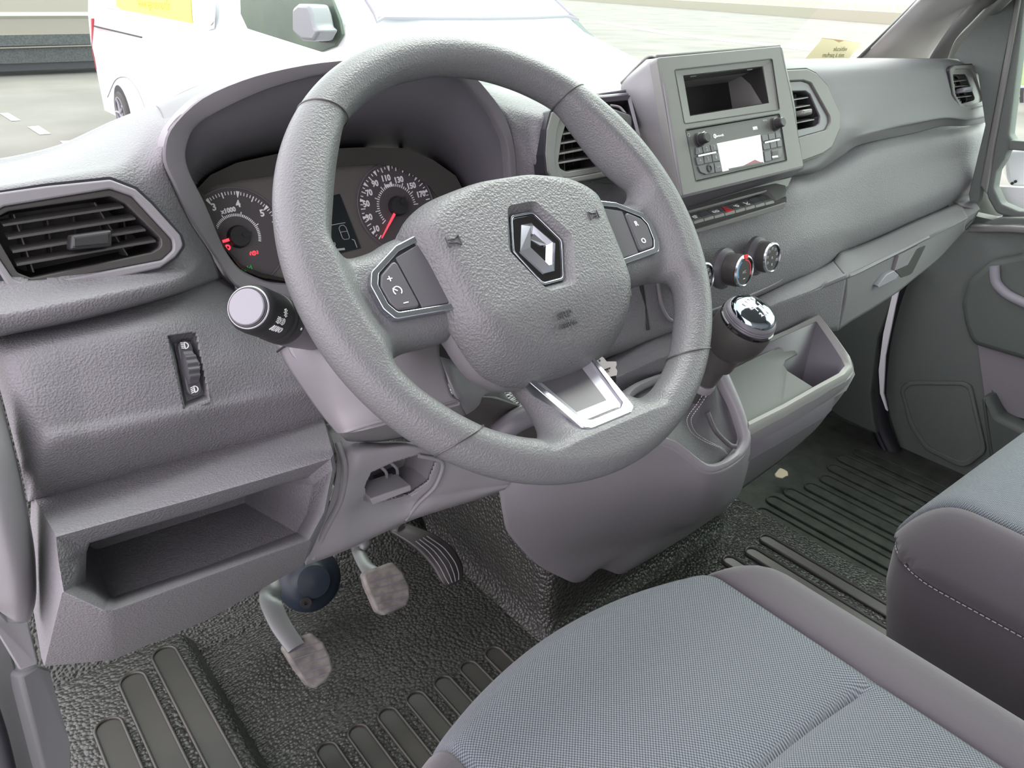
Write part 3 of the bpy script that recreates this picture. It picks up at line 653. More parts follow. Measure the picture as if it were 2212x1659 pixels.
# chrome insert of the lower spoke
L0 = FW.w(0,-.105,-.0175); L1 = FW.w(0,-.153,.0085)
FL = Frame(L1, FW.ex, L0-L1)
lo = rnd([(-.0365,.056),(-.0285,-.004),(-.021,-.0085),(.021,-.0085),(.0285,-.004),(.0365,.056)], [0,.004,.006,.006,.004,0])
li = rnd([(-.0315,.0555),(-.0225,.004),(-.016,-.0005),(.016,-.0005),(.0225,.004),(.0315,.0555)], [0,.004,.005,.005,.004,0])
plate('lower_spoke_trim', FL, [lo+li[::-1]], -.008, .0022, M['chrome'], wheel, bev=.0009)
loft('lower_spoke_scoop', [[FL.w(x, y, .0015) for x, y in li], [FL.w(x*.98, y, -.001) for x, y in li], [FL.w(x*.72, max(y, .014) if y < .05 else y, -.0035) for x, y in li]], M['silver'], wheel, closed=False, ang=25)
slab('lower_spoke_panel', [FL.w(x*.72, (max(y, .014) if y < .05 else y), -.0035) for x, y in li], FL.n*-.002, M['key'], wheel)
# ================================================================ AIR VENTS
def segbox(name, F, p, q, th, h0, h1, m, parent, tiltv=0):
    a, b = Vector(F.px(*p)), Vector(F.px(*q)); d = (b-a).normalized(); n = Vector((-d[1], d[0]))*th/2
    L = [a+n, a-n, b-n, b+n]
    vs = [F.w(c[0], c[1]+tiltv, h0) for c in L]+[F.w(c[0], c[1], h1) for c in L]
    return mk(name, vs, [(0,1,2,3),(7,6,5,4),(0,4,5,1),(1,5,6,2),(2,6,7,3),(3,7,4,0)], m, parent, smooth=False, bevel=.0003)
def vent(F, outer, mid_, inner, slats, vanes, tab, label, rim, frm, tabm, deep=.05, th=.0016, slatm=None):
    c = F.w(*F.px(*inner[0]), -.02)
    t = thing('air_vent', label, 'air vent', c, 'dashboard air vents')
    lo_, lm, li_ = F.loop(outer), F.loop(mid_), F.loop(inner)
    lo_, lm, li_ = rnd(lo_, .006), rnd(lm, .006), rnd(li_, .005)
    plate('vent_surround', F, [lo_, lm], -.016, .0022, rim, t, bev=.0015)
    plate('vent_frame', F, [[(x, y) for x, y in lm], li_], -.016, -.001, frm, t, bev=.0012)
    n = len(li_)
    gx, gy = sum(p[0] for p in lo_)/len(lo_), sum(p[1] for p in lo_)/len(lo_); gw = .0022
    def grow(L, g): return [(x+(x-gx)/math.hypot(x-gx, y-gy)*g, y+(y-gy)/math.hypot(x-gx, y-gy)*g) for x, y in L]
    plate('vent_groove', F, [grow(lo_, gw), grow(lo_, -.0006)], -.016, .0004, M['seal'], t)
    cx = sum(p[0] for p in li_)/n; cy = sum(p[1] for p in li_)/n
    loft('vent_duct', [[F.w(x, y, -.003) for x, y in li_], [F.w(x, y, -.02) for x, y in li_], [F.w(cx+(x-cx)*.9, cy+(y-cy)*.9, -deep) for x, y in li_]], M['black'], t, cap=(False, True), solid=.001)
    for p, q in slats: segbox('slat', F, p, q, th, -.016, -.0035, slatm or frm, t, tiltv=.0035)
    for p, q in vanes: segbox('vane', F, p, q, .0012, -.034, -.013, M['vent'], t)
    if tab:
        a, b = tab; L = F.loop([a, (b[0], a[1]-(b[0]-a[0])*.14), b, (a[0]-3, b[1]+(b[0]-a[0])*.10)])
        plate('vent_tab', F, [rnd(L, .002)], -.006, .010, tabm, t, bev=.003)
    # cross vanes deep inside
    xs_ = [p[0] for p in li_]; ys_ = [p[1] for p in li_]
    for k in range(1, 6):
        x = min(xs_)+(max(xs_)-min(xs_))*k/6
        b = bars('inner_vane', F, [((x, cy-.014), (x+.004, cy+.014))], -.038, .0012, M['vent'], t, ext=.008)
    return t
F1 = tilt(A((200, 500, .170)), 13, 2)
vent(F1, VL_OUT, [(-30, 470),(-8,455),(8,446),(238,408),(285,424),(372,518),(374,540),(350,562),(70,616),(28,604),(-15,540)],
     [(-25,480),(4,464),(20,456),(240,424),(272,440),(347,515),(349,533),(330,545),(69,601),(38,589)],
     [((8,487),(270,447)),((19,516),(296,472)),((29,545),(318,497)),((38,573),(340,521)),((4,466),(240,428))][:4],
     [((36,462),(80,590)),((213,436),(286,553))], ((148,508),(236,532)),
     'wide grey air vent at the driver end of the dashboard left of the instruments', M['smooth'], M['vent'], M['black'], th=.0018)
F2 = tilt(A((1240, 330, .160)), 18, 6)
vent(F2, [(1190,242),(1180,280),(1177,332),(1181,372),(1196,396),(1225,398),(1362,372),(1362,250),(1262,215)],
     [(1208,258),(1202,282),(1196,332),(1199,368),(1214,384),(1232,384),(1352,362),(1352,262),(1262,235)],
     [(1226,262),(1215,300),(1208,350),(1212,364),(1226,371),(1330,352),(1340,262)],
     [((1221,289),(1330,270)),((1216,309.5),(1332,289)),((1213,332),(1334,309)),((1211,352),(1334,331))],
     [((1236,268),(1239,368)),((1300,262),(1304,358))], ((1268,312),(1300,326)),
     'grey centre air vent half hidden by the right side of the steering wheel rim', M['bezel'], M['ventlight'], M['ventlight'], th=.0016)
F3 = tilt(A((1745, 230, .160)), 20, 0)
vent(F3, [(1690,152),(1742,150),(1762,160),(1785,185),(1813,248),(1812,278),(1795,318),(1775,332),(1735,347),(1690,356)],
     [(1692,176),(1733,174),(1750,180),(1790,252),(1791,265),(1783,281),(1722,298),(1694,304)],
     [(1694,197),(1742,196),(1752,204),(1773,252),(1771,267),(1764,272),(1723,280),(1696,286)],
     [((1698,218),(1751,209)),((1700,236),(1755,226)),((1704,249),(1759,242)),((1706,268),(1764,257))],
     [((1737,198),(1738,276)),((1715,200),(1718,278))], ((1722,240),(1742,250)),
     'grey centre air vent just right of the radio console', M['bezel'], M['hood'], M['ventlight'], slatm=M['ventlight'])
F4 = tilt(A((2085, 190, .203)), 18, 0)
vent(F4, PV, [(2056,160),(2062,150),(2094,148),(2102,156),(2119,208),(2119,220),(2083,230),(2074,226),(2062,206)],
     [(2053.5,166),(2058,159),(2086,158.7),(2091,166),(2108,211.6),(2105.7,217.6),(2074,227),(2064.8,223.7),(2055,204)],
     [((2054,177),(2092,172)),((2055,188),(2096,184)),((2056,199),(2099,193)),((2059,212),(2104,206))],
     [((2076,160),(2092,218))], ((2072,191),(2089,200)),
     'small air vent at the passenger end of the dashboard beside the door', M['bezel'], M['ventlight'], M['cap'], th=.0014)
# ================================================================ INSTRUMENT CLUSTER
clu = thing('instrument_cluster', 'dark instrument cluster with two dials and a black display under the hood', 'instrument cluster', A((700, 480, .275)))
FC = Frame(A((523, 515, .262)), Vector((1,0,0)), A((690,335,.295))-A((700,607,.25)))
CP = [(605,606),(560,598),(517,578),(482,532),(444,450),(426,408),(455,378),(510,352),(600,332),(690,322),(790,318),(870,320),(935,345),(985,380),(1005,420),(1012,450),(1010,485),(995,540),(950,580),(880,598),(800,612),(700,616)]
CI = [(612,600),(566,590),(522,573),(484,529),(450,450),(440,416),(468,400),(523,388),(588,379),(690,364),(745,359),(806,355),(848,358),(892,377),(926,401),(950,432),(965,470),(960,510),(935,550),(870,578),(795,592),(700,599)]
face = plate('cluster_face', FC, [FC.loop(CP)], -.004, -.001, M['clusterface'], clu)
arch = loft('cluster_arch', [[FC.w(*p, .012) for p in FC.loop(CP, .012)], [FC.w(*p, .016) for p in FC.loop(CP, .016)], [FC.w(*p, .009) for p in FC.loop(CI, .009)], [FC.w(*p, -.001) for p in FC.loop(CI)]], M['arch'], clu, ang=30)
def fpol(c, r, a): a = math.radians(a); return (c[0]+r*math.cos(a), c[1]+r*math.sin(a))
def ang(c, p): return math.degrees(math.atan2(p[1]-c[1], p[0]-c[0]))
def dist(c, p): return math.hypot(p[0]-c[0], p[1]-c[1])
tc_, sc_ = FC.px(514, 512), FC.px(857, 446)
rt = (dist(tc_, FC.px(501, 408))+dist(tc_, FC.px(588, 443)))/2; rs = (dist(sc_, FC.px(766, 436))+dist(sc_, FC.px(838, 359)))/2
for nm, c, r in (('rev_counter', tc_, rt), ('speedometer', sc_, rs)):
    d = plate(nm, FC, [circ(c[0], c[1], r, 64)], -.0012, .0002, M['dialface'], clu)
    plate('dial_ring', FC, [circ(c[0], c[1], r*1.015, 64), circ(c[0], c[1], r*.985, 64)], -.001, .0012, M['hood'], d, bev=.0004)
    segs = []; minor = []
    if nm == 'rev_counter':
        a4, a5, a3 = ang(c, FC.px(513, 422.5)), ang(c, FC.px(578, 449)), ang(c, FC.px(450, 431)); stp = (a3-a5)/2
        for k in range(10, 61):
            a = a4+(40-k)*stp/10
            if k % 10 == 0: segs.append((fpol(c, r*.93, a), fpol(c, r*.80, a), .0034, .0006))
            elif k % 5 == 0: segs.append((fpol(c, r*.92, a), fpol(c, r*.80, a), .0011))
            else: segs.append((fpol(c, r*.92, a), fpol(c, r*.855, a), .0008))
        for b_, px_ in (('3', (462, 448)), ('4', (514, 441)), ('5', (566, 461)), ('x1000', (493, 455))):
            p = FC.px(*px_); text('dial_numeral', FC, p[0], p[1], .0004, (.0092 if len(b_) == 1 else .0060), b_, M['white'], d, rot=.06, bold=.0003, sx=.95)
        for k in range(0, 40):
            a = 160-k*4.6; L = .10 if k % 10 == 0 else .055
            segs.append((fpol(c, r*.42, a), fpol(c, r*(.42+L), a), .0009))
    else:
        tk = [(10,(803,505.6)),(30,(782,473)),(50,(773,438)),(70,(779,406)),(90,(798,383)),(110,(826.5,371.5)),(130,(861,373)),(150,(895,387)),(170,(923.6,411))]
        av = [ang(c, FC.px(*p)) % 360 for _, p in tk]; stp = (av[0]-av[-1])/8; a0 = av[0]
        for k in range(-2, 40):
            a = a0-k*stp/4
            if k % 4 == 0: segs.append((fpol(c, r*.94, a), fpol(c, r*.82, a), .0034, .0006))
            elif k % 2 == 0: segs.append((fpol(c, r*.93, a), fpol(c, r*.82, a), .0010))
            else: segs.append((fpol(c, r*.93, a), fpol(c, r*.87, a), .0009))
        for b_, px_ in (('10',(812,495)),('30',(797,470)),('50',(791,441)),('70',(797,417)),('90',(810,397)),('110',(833,385.5)),('130',(861,389)),('150',(888,402)),('170',(909,420)),('km/h',(839,400))):
            p = FC.px(*px_); text('dial_numeral', FC, p[0], p[1], .0004, .0088 if b_ != 'km/h' else .0055, b_, M['white'], d, rot=.05, bold=.0003, sx=.88)
        for k in range(0, 36):
            a = 215-k*6.2; L = .12 if k % 5 == 0 else .06
            segs.append((fpol(c, r*.46, a), fpol(c, r*(.46+L), a), .0010))
    bars('dial_markings', FC, segs, .0005, .001, M['white'], d)
    lathe('needle_hub', FC.w(c[0], c[1], 0), FC.n, [(r*.23, 0), (r*.23, .004), (r*.20, .0075), (0, .008)], M['black'], d)
    na = ang(c, FC.px(478, 523)) if nm == 'rev_counter' else ang(c, FC.px(822, 513))
    b1 = bars('needle', FC, [(fpol(c, r*.18, na), fpol(c, r*.9, na), .0030, .0012)], .0045, .003, M['redlamp'], d)
    bars('needle_tail', FC, [(fpol(c, r*.05, na+180), fpol(c, r*.24, na+180), .0045, .0025)], .0086, .003, M['black'], d, ext=.0006)
def pxbars(name, F, L, h, wd, m, parent, ext=.0002): return bars(name, F, [(F.px(*a, h), F.px(*b, h)) for a, b in L], h, wd, m, parent, ext)
disp = plate('trip_display', FC, [FC.loop([(640,440),(733,419),(779,536),(735,547),(660,556),(620,480)])], -.0008, .0006, M['screen'], clu)
Z3 = lambda L: [(420+x/5.82, 340+y/5.82) for x, y in L]
pxbars('display_drawing', FC, pl(Z3([(1815,890),(1835,858),(1875,852),(1905,880),(1950,1005),(1940,1025),(1885,1032),(1862,1015)]), True)+pl(Z3([(1835,940),(1915,928)])), .0009, .0005, M['greyprint'], disp)
pxbars('display_drawing', FC, pl(Z3([(1680,858),(1895,820)])), .0009, .0006, M['greyprint'], disp)
pxbars('display_drawing', FC, pl(Z3([(1980,1030),(2010,1040),(2045,1135)]))+pl(Z3([(1725,1080),(1765,1072),(1772,1105),(1735,1115)])), .0009, .0007, M['greyprint'], disp)
pxbars('display_drawing', FC, pl(Z3([(1760,1165),(1890,1150)])), .0009, .0022, M['greyprint'], disp)
pxbars('brake_warning_lamp', FC, pl(Z3([(712,1185),(700,1205),(705,1230)]))+pl(Z3([(785,1170),(798,1190),(793,1215)]))+pl(Z3([(725,1195),(745,1178),(768,1185),(775,1210),(755,1228),(730,1222)]), True)+pl(Z3([(748,1190),(751,1212)])), .0006, .0009, M['redlamp'], clu)
pxbars('engine_warning_lamp', FC, pl(Z3([(395,1105),(430,1105),(450,1130),(435,1160),(405,1150)]), True)+pl(Z3([(385,1125),(400,1125)])), .0006, .0013, M['redlamp'], clu)
p = FC.px(532.5, 580.5); text('temperature_lamp', FC, p[0], p[1], .0004, .0065, 'cold', M['greenlamp'], clu, rot=.08)
# ================================================================ CENTRE CONSOLE HOUSING + RADIO
FR = tilt(A((1420, 125, .14)), 23.5, 0)
con = thing('console_housing', 'raised grey console housing that frames the screen pocket and radio', 'console housing', A((1560, 260, .12)))
BZ = rnd(FR.loop([(1418,124),(1690,99),(1737,362),(1469,428)]), [.006,.006,.006,.006])
SCR = FR.loop([(1458,151.5),(1668,127.5),(1684,236),(1479,266.6)]); RAD = FR.loop([(1481.5,280),(1684,245.5),(1700,347),(1503.5,392)])
plate('console_face', FR, [BZ, rnd(SCR, .002), rnd(RAD, .002)], -.012, 0, M['bezel'], con, bev=.0012)
patch('console_side', [
 [(1396,128,.20),(1408,127,.165),(1419,125,.146)],
 [(1342,183,.25),(1388,160,.19),(1424,150,.137)],
 [(1358,225,.23),(1398,215,.17),(1434,200,.125)],
 [(1382,296,.21),(1415,290,.155),(1446,275,.110)],
 [(1405,360,.19),(1432,355,.14),(1458,350,.094)],
 [(1425,430,.17),(1448,428,.125),(1471,427,.081)],
], M['smooth'], con, n=6)
patch('console_top', [[(1342,183,.25),(1396,128,.20),(1419,125,.146)],[(1500,150,.30),(1550,125,.22),(1550,113.5,.146)],[(1690,126,.30),(1688,112,.22),(1686,102,.146)]], M['bezel'], con, n=5)
patch('console_far_side', [[(1686,101,.142),(1688,104,.20),(1690,126,.30)],[(1712,220,.115),(1716,222,.16),(1720,240,.2)],[(1736,360,.084),(1730,366,.12),(1715,378,.15)]], M['bezel'], con, n=5)
slab('console_underside', [(1471,428,.080),(1736,363,.083),(1706,384,.135),(1440,470,.13)], Vector((0,0,.003)), M['hood'], con)
sp = loft('screen_pocket', [[FR.w(*p, -.001) for p in SCR]]+[[FR.w(*FR.px(*q), hh) for q in L] for hh, L in ((-.0015, [(1461,154.5),(1666,131),(1681,233),(1481,262.5)]), (-.003, [(1480,161),(1653,141),(1666,221),(1495,249)]))]+[[FR.w(a*1.0, b, -.055) for a, b in FR.loop([(1484,165),(1650,146),(1660,212),(1500,240)])]], M['bezel'], con, ang=20)
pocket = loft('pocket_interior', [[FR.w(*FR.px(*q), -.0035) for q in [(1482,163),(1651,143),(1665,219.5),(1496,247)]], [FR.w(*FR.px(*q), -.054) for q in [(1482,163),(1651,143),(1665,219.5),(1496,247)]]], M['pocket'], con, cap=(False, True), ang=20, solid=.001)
for a, b in (((1491,165),(1504,163.5)),((1613.5,150.8),(1625,149.5))): pxbars('pocket_clip', FR, [(a, b)], -.006, .0014, M['ventlight'], con)
for Lg, mg in ((SCR, .0012), (RAD, .0012)):
    cg = (sum(p[0] for p in Lg)/4, sum(p[1] for p in Lg)/4)
    def gr_(k): return rnd([(cg[0]+(x-cg[0])*(1+k), cg[1]+(y-cg[1])*(1+k*1.9)) for x, y in Lg], .0022)
    plate('console_groove', FR, [gr_(.010), gr_(-.002)], -.001, .0003, M['black'], con)
radio = thing('car_radio', 'grey car radio with two round knobs and a display bright with reflected sky below the screen pocket', 'radio', FR.w(*FR.px(1590, 320), -.01))
rf = plate('radio_face', FR, [rnd(FR.loop([(1483,281.5),(1683,247),(1699,346),(1504.5,390.5)]), .0018)], -.012, -.0012, M['radio'], radio, bev=.0008)
def Z5(L): return [(1400+x/5.82, 100+y/5.82) for x, y in L]
for kx, ky in ((1511, 302), (1674.5, 268.5)):
    k = lathe('radio_knob', FR.w(*FR.px(kx, ky), -.0012), FR.n, [(.0076, 0), (.0076, .003), (.0064, .0038), (.0058, .012), (.0048, .0132), (0, .0132)], M['black'], radio, ang=30)
    lathe('knob_ring', FR.w(*FR.px(kx, ky), -.0012), FR.n, [(.0083, 0), (.0083, .0012), (.0077, .0014)], M['vent'], k)
plate('radio_display', FR, [rnd(FR.loop(Z5([(870,1220),(1415,1110),(1460,1462),(940,1575)])), .0006)], -.002, -.0004, M['lcd'], radio)
pxbars('screen_reflection', FR, [(a, b) for a, b in zip(Z5([(1015,1548)]), Z5([(1445,1462)]))], -.0003, .0018, M['vent'], radio)
slab('screen_reflection', [FR.w(*FR.px(*q), -.0002) for q in Z5([(1180,1510),(1345,1425),(1440,1465)])], FR.n*-.0001, mat('reflected_red_shape', (.25,.06,.08), .4), radio)  # dark strip and red shape are display reflections, painted on
def keyp(L, label=None, s=.005):
    c = FR.px(*(sum(v[0] for v in L)/len(L), sum(v[1] for v in L)/len(L)))
    k = plate('radio_key', FR, [rnd(FR.loop(L), .0006)], -.002, .0002, M['key'], radio, bev=.0004)
    if label: text('key_print', FR, c[0], c[1], .0004, s, label, M['greyprint'], k)
    return k
g = [[(600,1275),(672,1262),(690,1345),(600,1365)], [(680,1260),(772,1243),(790,1325),(697,1343)], [(780,1241),(865,1228),(884,1308),(797,1324)],
     [(598,1398),(690,1378),(703,1478),(622,1497)], [(698,1376),(793,1357),(808,1456),(711,1476)], [(800,1355),(890,1340),(905,1437),(816,1455)],
     [(625,1510),(822,1470),(838,1590),(730,1612),(660,1585)], [(830,1468),(912,1452),(934,1572),(848,1590)],
     [(1428,1120),(1502,1103),(1514,1180),(1440,1196)], [(1510,1101),(1590,1085),(1602,1160),(1522,1178)], [(1598,1083),(1640,1080),(1665,1100),(1672,1145),(1610,1158)],
     [(1442,1220),(1522,1202),(1536,1288),(1455,1304)], [(1530,1200),(1608,1182),(1620,1270),(1544,1286)], [(1616,1180),(1676,1168),(1684,1258),(1628,1268)],
     [(1458,1325),(1540,1308),(1552,1435),(1475,1452)], [(1550,1306),(1688,1276),(1685,1340),(1660,1400),(1562,1430)]]
lbl = ['1','2','3','4','5','6',None,'TEXT',None,None,None,None,None,None,None,None]
for L, t in zip(g, lbl): keyp(Z5(L), t, .0055 if t != 'TEXT' else .003)
for L in ([(628,1380),(850,1332)], [(1465,1212),(1648,1172)]):
    q = Z5(L); pxbars('silver_strip', FR, [(q[0], q[1])], .0012, .0016, M['chrome'], radio, ext=.0006)
lathe('headphone_socket', FR.w(*FR.px(*Z5([(770,1535)])[0]), 0), FR.n, [(.0046,-.001),(.0046,.001),(.0028,.0012),(.0026,-.001)], M['black'], radio)
plate('usb_socket', FR, [FR.loop(Z5([(1560,1325),(1630,1312),(1638,1385),(1568,1398)]))], 0, .0005, M['black'], radio)
pxbars('usb_socket', FR, pl(Z5([(1562,1392),(1632,1382)])), .0008, .0022, M['white'], radio)
p = FR.px(*Z5([(895,1122)])[0]); text('radio_lettering', FR, p[0]+.001, p[1], -.0010, .0042, 'Bluetooth', M['white'], radio, rot=.02)
p = FR.px(*Z5([(855,1125)])[0]); bars('radio_lettering', FR, pl(circ(p[0]-.001, p[1], .0022, 10), True), -.0010, .0009, M['white'], radio)
slab('volume_mark', [FR.w(*FR.px(*q), -.0008) for q in Z5([(672,1085),(720,1060),(716,1082)])], FR.n*-.0002, M['white'], radio)
p = FR.px(*Z5([(1355,1028)])[0]); text('radio_lettering', FR, p[0], p[1], -.0010, .0048, 'MP3', M['white'], radio, bold=.0003)
p = FR.px(*Z5([(1478,930)])[0]); text('radio_lettering', FR, p[0], p[1], -.0010, .0034, 'MENU', M['greyprint'], radio)
p = FR.px(*Z5([(518,1112)])[0]); bars('radio_lettering', FR, pl(circ(p[0], p[1], .0019, 10), True), -.0010, .0005, M['greyprint'], radio)
# storage bin left of the radio
bin_ = thing('storage_bin', 'open dash-top storage bin with a rolled lid left of the console housing', 'storage bin', A((1330, 230, .2)))
slab('bin_lid', [(1225,190,.30),(1360,180,.27),(1365,186,.235),(1364,197,.232),(1230,212,.25)], Vector((0,.012,-.006)), M['hood'], bin_, bevel=.003)
slab('bin_lid_edge', [(1228,212,.245),(1364,199,.228),(1364,207,.226),(1230,222,.24)], Vector((0,.012,-.002)), M['hood'], bin_, bevel=.002)
loft('bin_pocket', [[(1240,215,.235),(1362,206,.222),(1384,296,.185),(1330,302,.19)],[(1252,226,.235),(1356,216,.224),(1374,284,.19),(1330,290,.192)],[(1262,240,.29),(1344,234,.28),(1358,274,.27),(1325,280,.27)]], M['hood'], bin_, cap=(False, True), ang=25)
tube('bin_seam', [(1318,228,.224),(1340,233,.218),(1358,258,.205),(1366,292,.19)], .0016, M['smooth'], bin_)
# ================================================================ SWITCH ROW
def Z6(L): return [(1400+x/5.82, 380+y/5.82) for x, y in L]
sr = thing('switch_bank', 'row of flat push switches under the radio with a red hazard triangle', 'switch bank', A((1590, 460, .11)))
slab('bank_back', [(1438,445,.12),(1710,383,.13),(1702,402,.125),(1440,468,.115)], Vector((0,.004,0)), M['vent'], sr)
slab('bank_shelf', [A(q+(.108,)) for q in Z6([(500,440),(1495,178),(1500,205),(515,470)])], Vector((0,.02,0)), M['ventlight'], sr, bevel=.0006)
slab('bank_end_block', [A(q+(y,)) for q, y in zip(Z6([(1500,178),(1735,118),(1755,210),(1745,262),(1610,318)]), (.108,.112,.098,.088,.088))], Vector((0,.03,0)), M['bezel'], sr, bevel=.002)
plateF = tilt(A((1590, 480, .094)), 10, 0)
slab('bank_lip', [A(q+(.0905,)) for q in Z6([(560,690),(1735,330),(1725,385),(1700,415),(575,735)])], Vector((0,.012,0)), M['bezel'], sr, bevel=.001)
slab('bank_slot', [A(q+(.094,)) for q in Z6([(540,590),(1740,270),(1738,335),(555,688)])], Vector((0,.008,0)), M['black'], sr)
tops = [(475,490,585,555,690), (605,462,740,428,0), (735,430,0,0,0)]
xb = [478, 608, 735, 868, 1000, 1128, 1252, 1375, 1495]; yb = [498, 462, 428, 395, 360, 325, 293, 262, 232]
dx, dyy = 88, 88
icons = {1: None}
for i in range(8):
    a, b = (xb[i]+6, yb[i]+4), (xb[i+1]-2, yb[i+1]+6)
    c, d = (xb[i+1]+dx, yb[i+1]+dyy*.86-4), (xb[i]+dx+8, yb[i]+dyy*.86-2)
    q = Z6([a, b, c, d]); sw = slab('push_switch', [q[0]+(.106,), q[1]+(.106,), q[2]+(.0925,), q[3]+(.0925,)], Vector((0,.006,-.002)), M['key'], sr)
    e, f_ = (c[0]+10, c[1]+38), (d[0]+10, d[1]+38)
    q2 = Z6([d, c, e, f_]); slab('switch_front', [q2[0]+(.0923,), q2[1]+(.0923,), q2[2]+(.0905,), q2[3]+(.0905,)], Vector((0,.004,.001)), M['bezel'], sw, bevel=.0006)
    TF = Frame(A(q[3]+(.0925,)), A(q[2]+(.0925,))-A(q[3]+(.0925,)), A(q[0]+(.106,))-A(q[3]+(.0925,)))
    W_ = (A(q[2]+(.0925,))-A(q[3]+(.0925,))).length; H_ = dist(TF.px(*q[3]), TF.px(*q[0])); cx_, cy_ = TF.px(sum(v[0] for v in q)/4, sum(v[1] for v in q)/4)
    if i == 3:
        t3 = [(cx_-.0068, cy_-.0065), (cx_+.0068, cy_-.0065), (cx_, cy_+.0068)]
        plate('hazard_triangle', TF, [t3], .0002, .0006, M['red'], sw)
        plate('hazard_triangle_line', TF, [[(cx_+(x-cx_)*.5, cy_+(y-cy_)*.5-.0006) for x, y in t3], [(cx_+(x-cx_)*.36, cy_+(y-cy_)*.36-.0006) for x, y in t3]], .0006, .0009, M['key'], sw)
    if i in (0, 2, 4, 5):
        L = {0: pl([(-.003,.002),(.0,.002),(.002,-.002),(-.003,-.002)], True)+pl([(.001,.003),(.004,.001)]), 2: pl([(-.005,.0015),(-.0015,.0015),(-.0015,-.0015),(-.005,-.0015)], True)+pl([(.0005,.0015),(.005,.0015),(.005,-.0015),(.0005,-.0015)], True),
             4: pl(circ(.001,0,.0022,8), True)+pl([(-.004,.002),(-.001,0)]), 5: pl([(-.004,.003),(0,-.001),(.004,.002)])+pl([(-.003,-.002),(.003,-.003)])}[i]
        bars('switch_icon', TF, [((cx_+a_[0], cy_+a_[1]), (cx_+b_[0], cy_+b_[1])) for a_, b_ in L], .0005, .0011, M['white'], sw)
# ================================================================ HEATER KNOBS
heat_group = 'heater knobs'
def knob(fx, fy, bx, by, Y, label, r, deep, ptr, kind):
    n = tilt(V(0,0,0), 8, 4).n; O = A((fx, fy, Y)); fr = Frame(O, tilt(V(0,0,0), 8, 4).ex, tilt(V(0,0,0), 8, 4).ey)
    t = thing('heater_knob', label, 'knob', O-n*deep, heat_group)
    lathe('knob_base', O-n*deep, n, [(r*1.35,-.004),(r*1.35,.001),(r*1.22,.004),(r*1.10,.006),(r*1.1,.008)], M['key'], t)
    lathe('knob_grip', O-n*deep, n, [(r*1.05,.006),(r*1.02,.010),(r*1.06,deep*.6),(r*1.02,deep-.002)], M['vent'], t)
    lathe('knob_chrome_ring', O-n*.003, n, [(r*1.03,0),(r*1.06,.0015),(r*1.02,.0035),(r*.93,.0042),(r*.88,.0032),(r*.88,.001)], M['chrome'], t)
    lathe('knob_face', O-n*.003, n, [(r*.9,0),(r*.9,.0022),(0,.0022)], M['knobface'], t)
    q = Frame(O-n*.0006, fr.ex, fr.ey)
    if kind == 'temp':
        bars('cold_scale', q, pl(circ(0,0,r*.72,10,math.radians(205),math.radians(115))), 0, .0016, M['bluep'], t)
        bars('hot_scale', q, pl(circ(0,0,r*.72,10,math.radians(85),math.radians(-25))), 0, .0016, M['red'], t)
        text('knob_print', q, 0, -.001, 0, .005, 'A/C', M['greyprint'], t)
        bars('knob_print', q, [((-.0018,-.009),(.0018,-.009))], 0, .0008, M['white'], t)
        bars('red_pointer', Frame(O+n*.001, fr.ex, fr.ey), [((0,r*.84),(0,r*1.07),.006,.006)], 0, .006, M['red'], t, ext=.0012)
    else:
        for k in range(7):
            a = math.radians(205-k*38); c = (r*.62*math.cos(a), r*.62*math.sin(a))
            bars('knob_print', q, pl([(c[0]-.0018,c[1]-.0015),(c[0]-.0005,c[1]+.0018),(c[0]+.0018,c[1]+.0012),(c[0]+.0008,c[1]-.0015)]), 0, .0007, M['greyprint'], t)
        text('knob_print', q, 0, 0, 0, .0045, 'III', M['greyprint'], t); bars('knob_print', q, [((0,-.007),(0,-.010))], 0, .0008, M['white'], t)
        a = math.radians(ptr); bars('red_pointer', Frame(O-n*.003, fr.ex, fr.ey), [((r*1.0*math.cos(a), r*1.0*math.sin(a)),(r*1.2*math.cos(a), r*1.2*math.sin(a)),.005,.003)], 0, .004, M['red'], t, ext=.0012)
knob(1522, 603, 1500, 590, .045, 'leftmost heater knob, mostly hidden behind the steering wheel rim', .0185, .028, 90, 'fan')
knob(1609, 586, 1580, 574, .043, 'middle heater knob with a blue and red temperature scale', .0185, .028, 90, 'temp')
knob(1669, 557, 1650, 550, .058, 'rightmost heater knob with airflow symbols and a red pointer at its right', .0185, .022, 0, 'air')
CS = Frame(A((1580, 640, .083)), Vector((1,0,0)), Vector((0,.1,1)))
tube('heater_panel_groove', [(1420,600,.098),(1428,655,.092),(1445,688,.088),(1475,690,.086),(1590,650,.083),(1680,608,.085),(1697,585,.087)], .0022, M['smooth'], dash)
tube('console_seam', [(1384,612,.104),(1392,660,.101),(1400,712,.094)], .0030, M['black'], dash)
tube('console_seam', [(1719,485,.104),(1712,540,.095),(1697,580,.087)], .0016, M['vent'], dash, flat=.5)
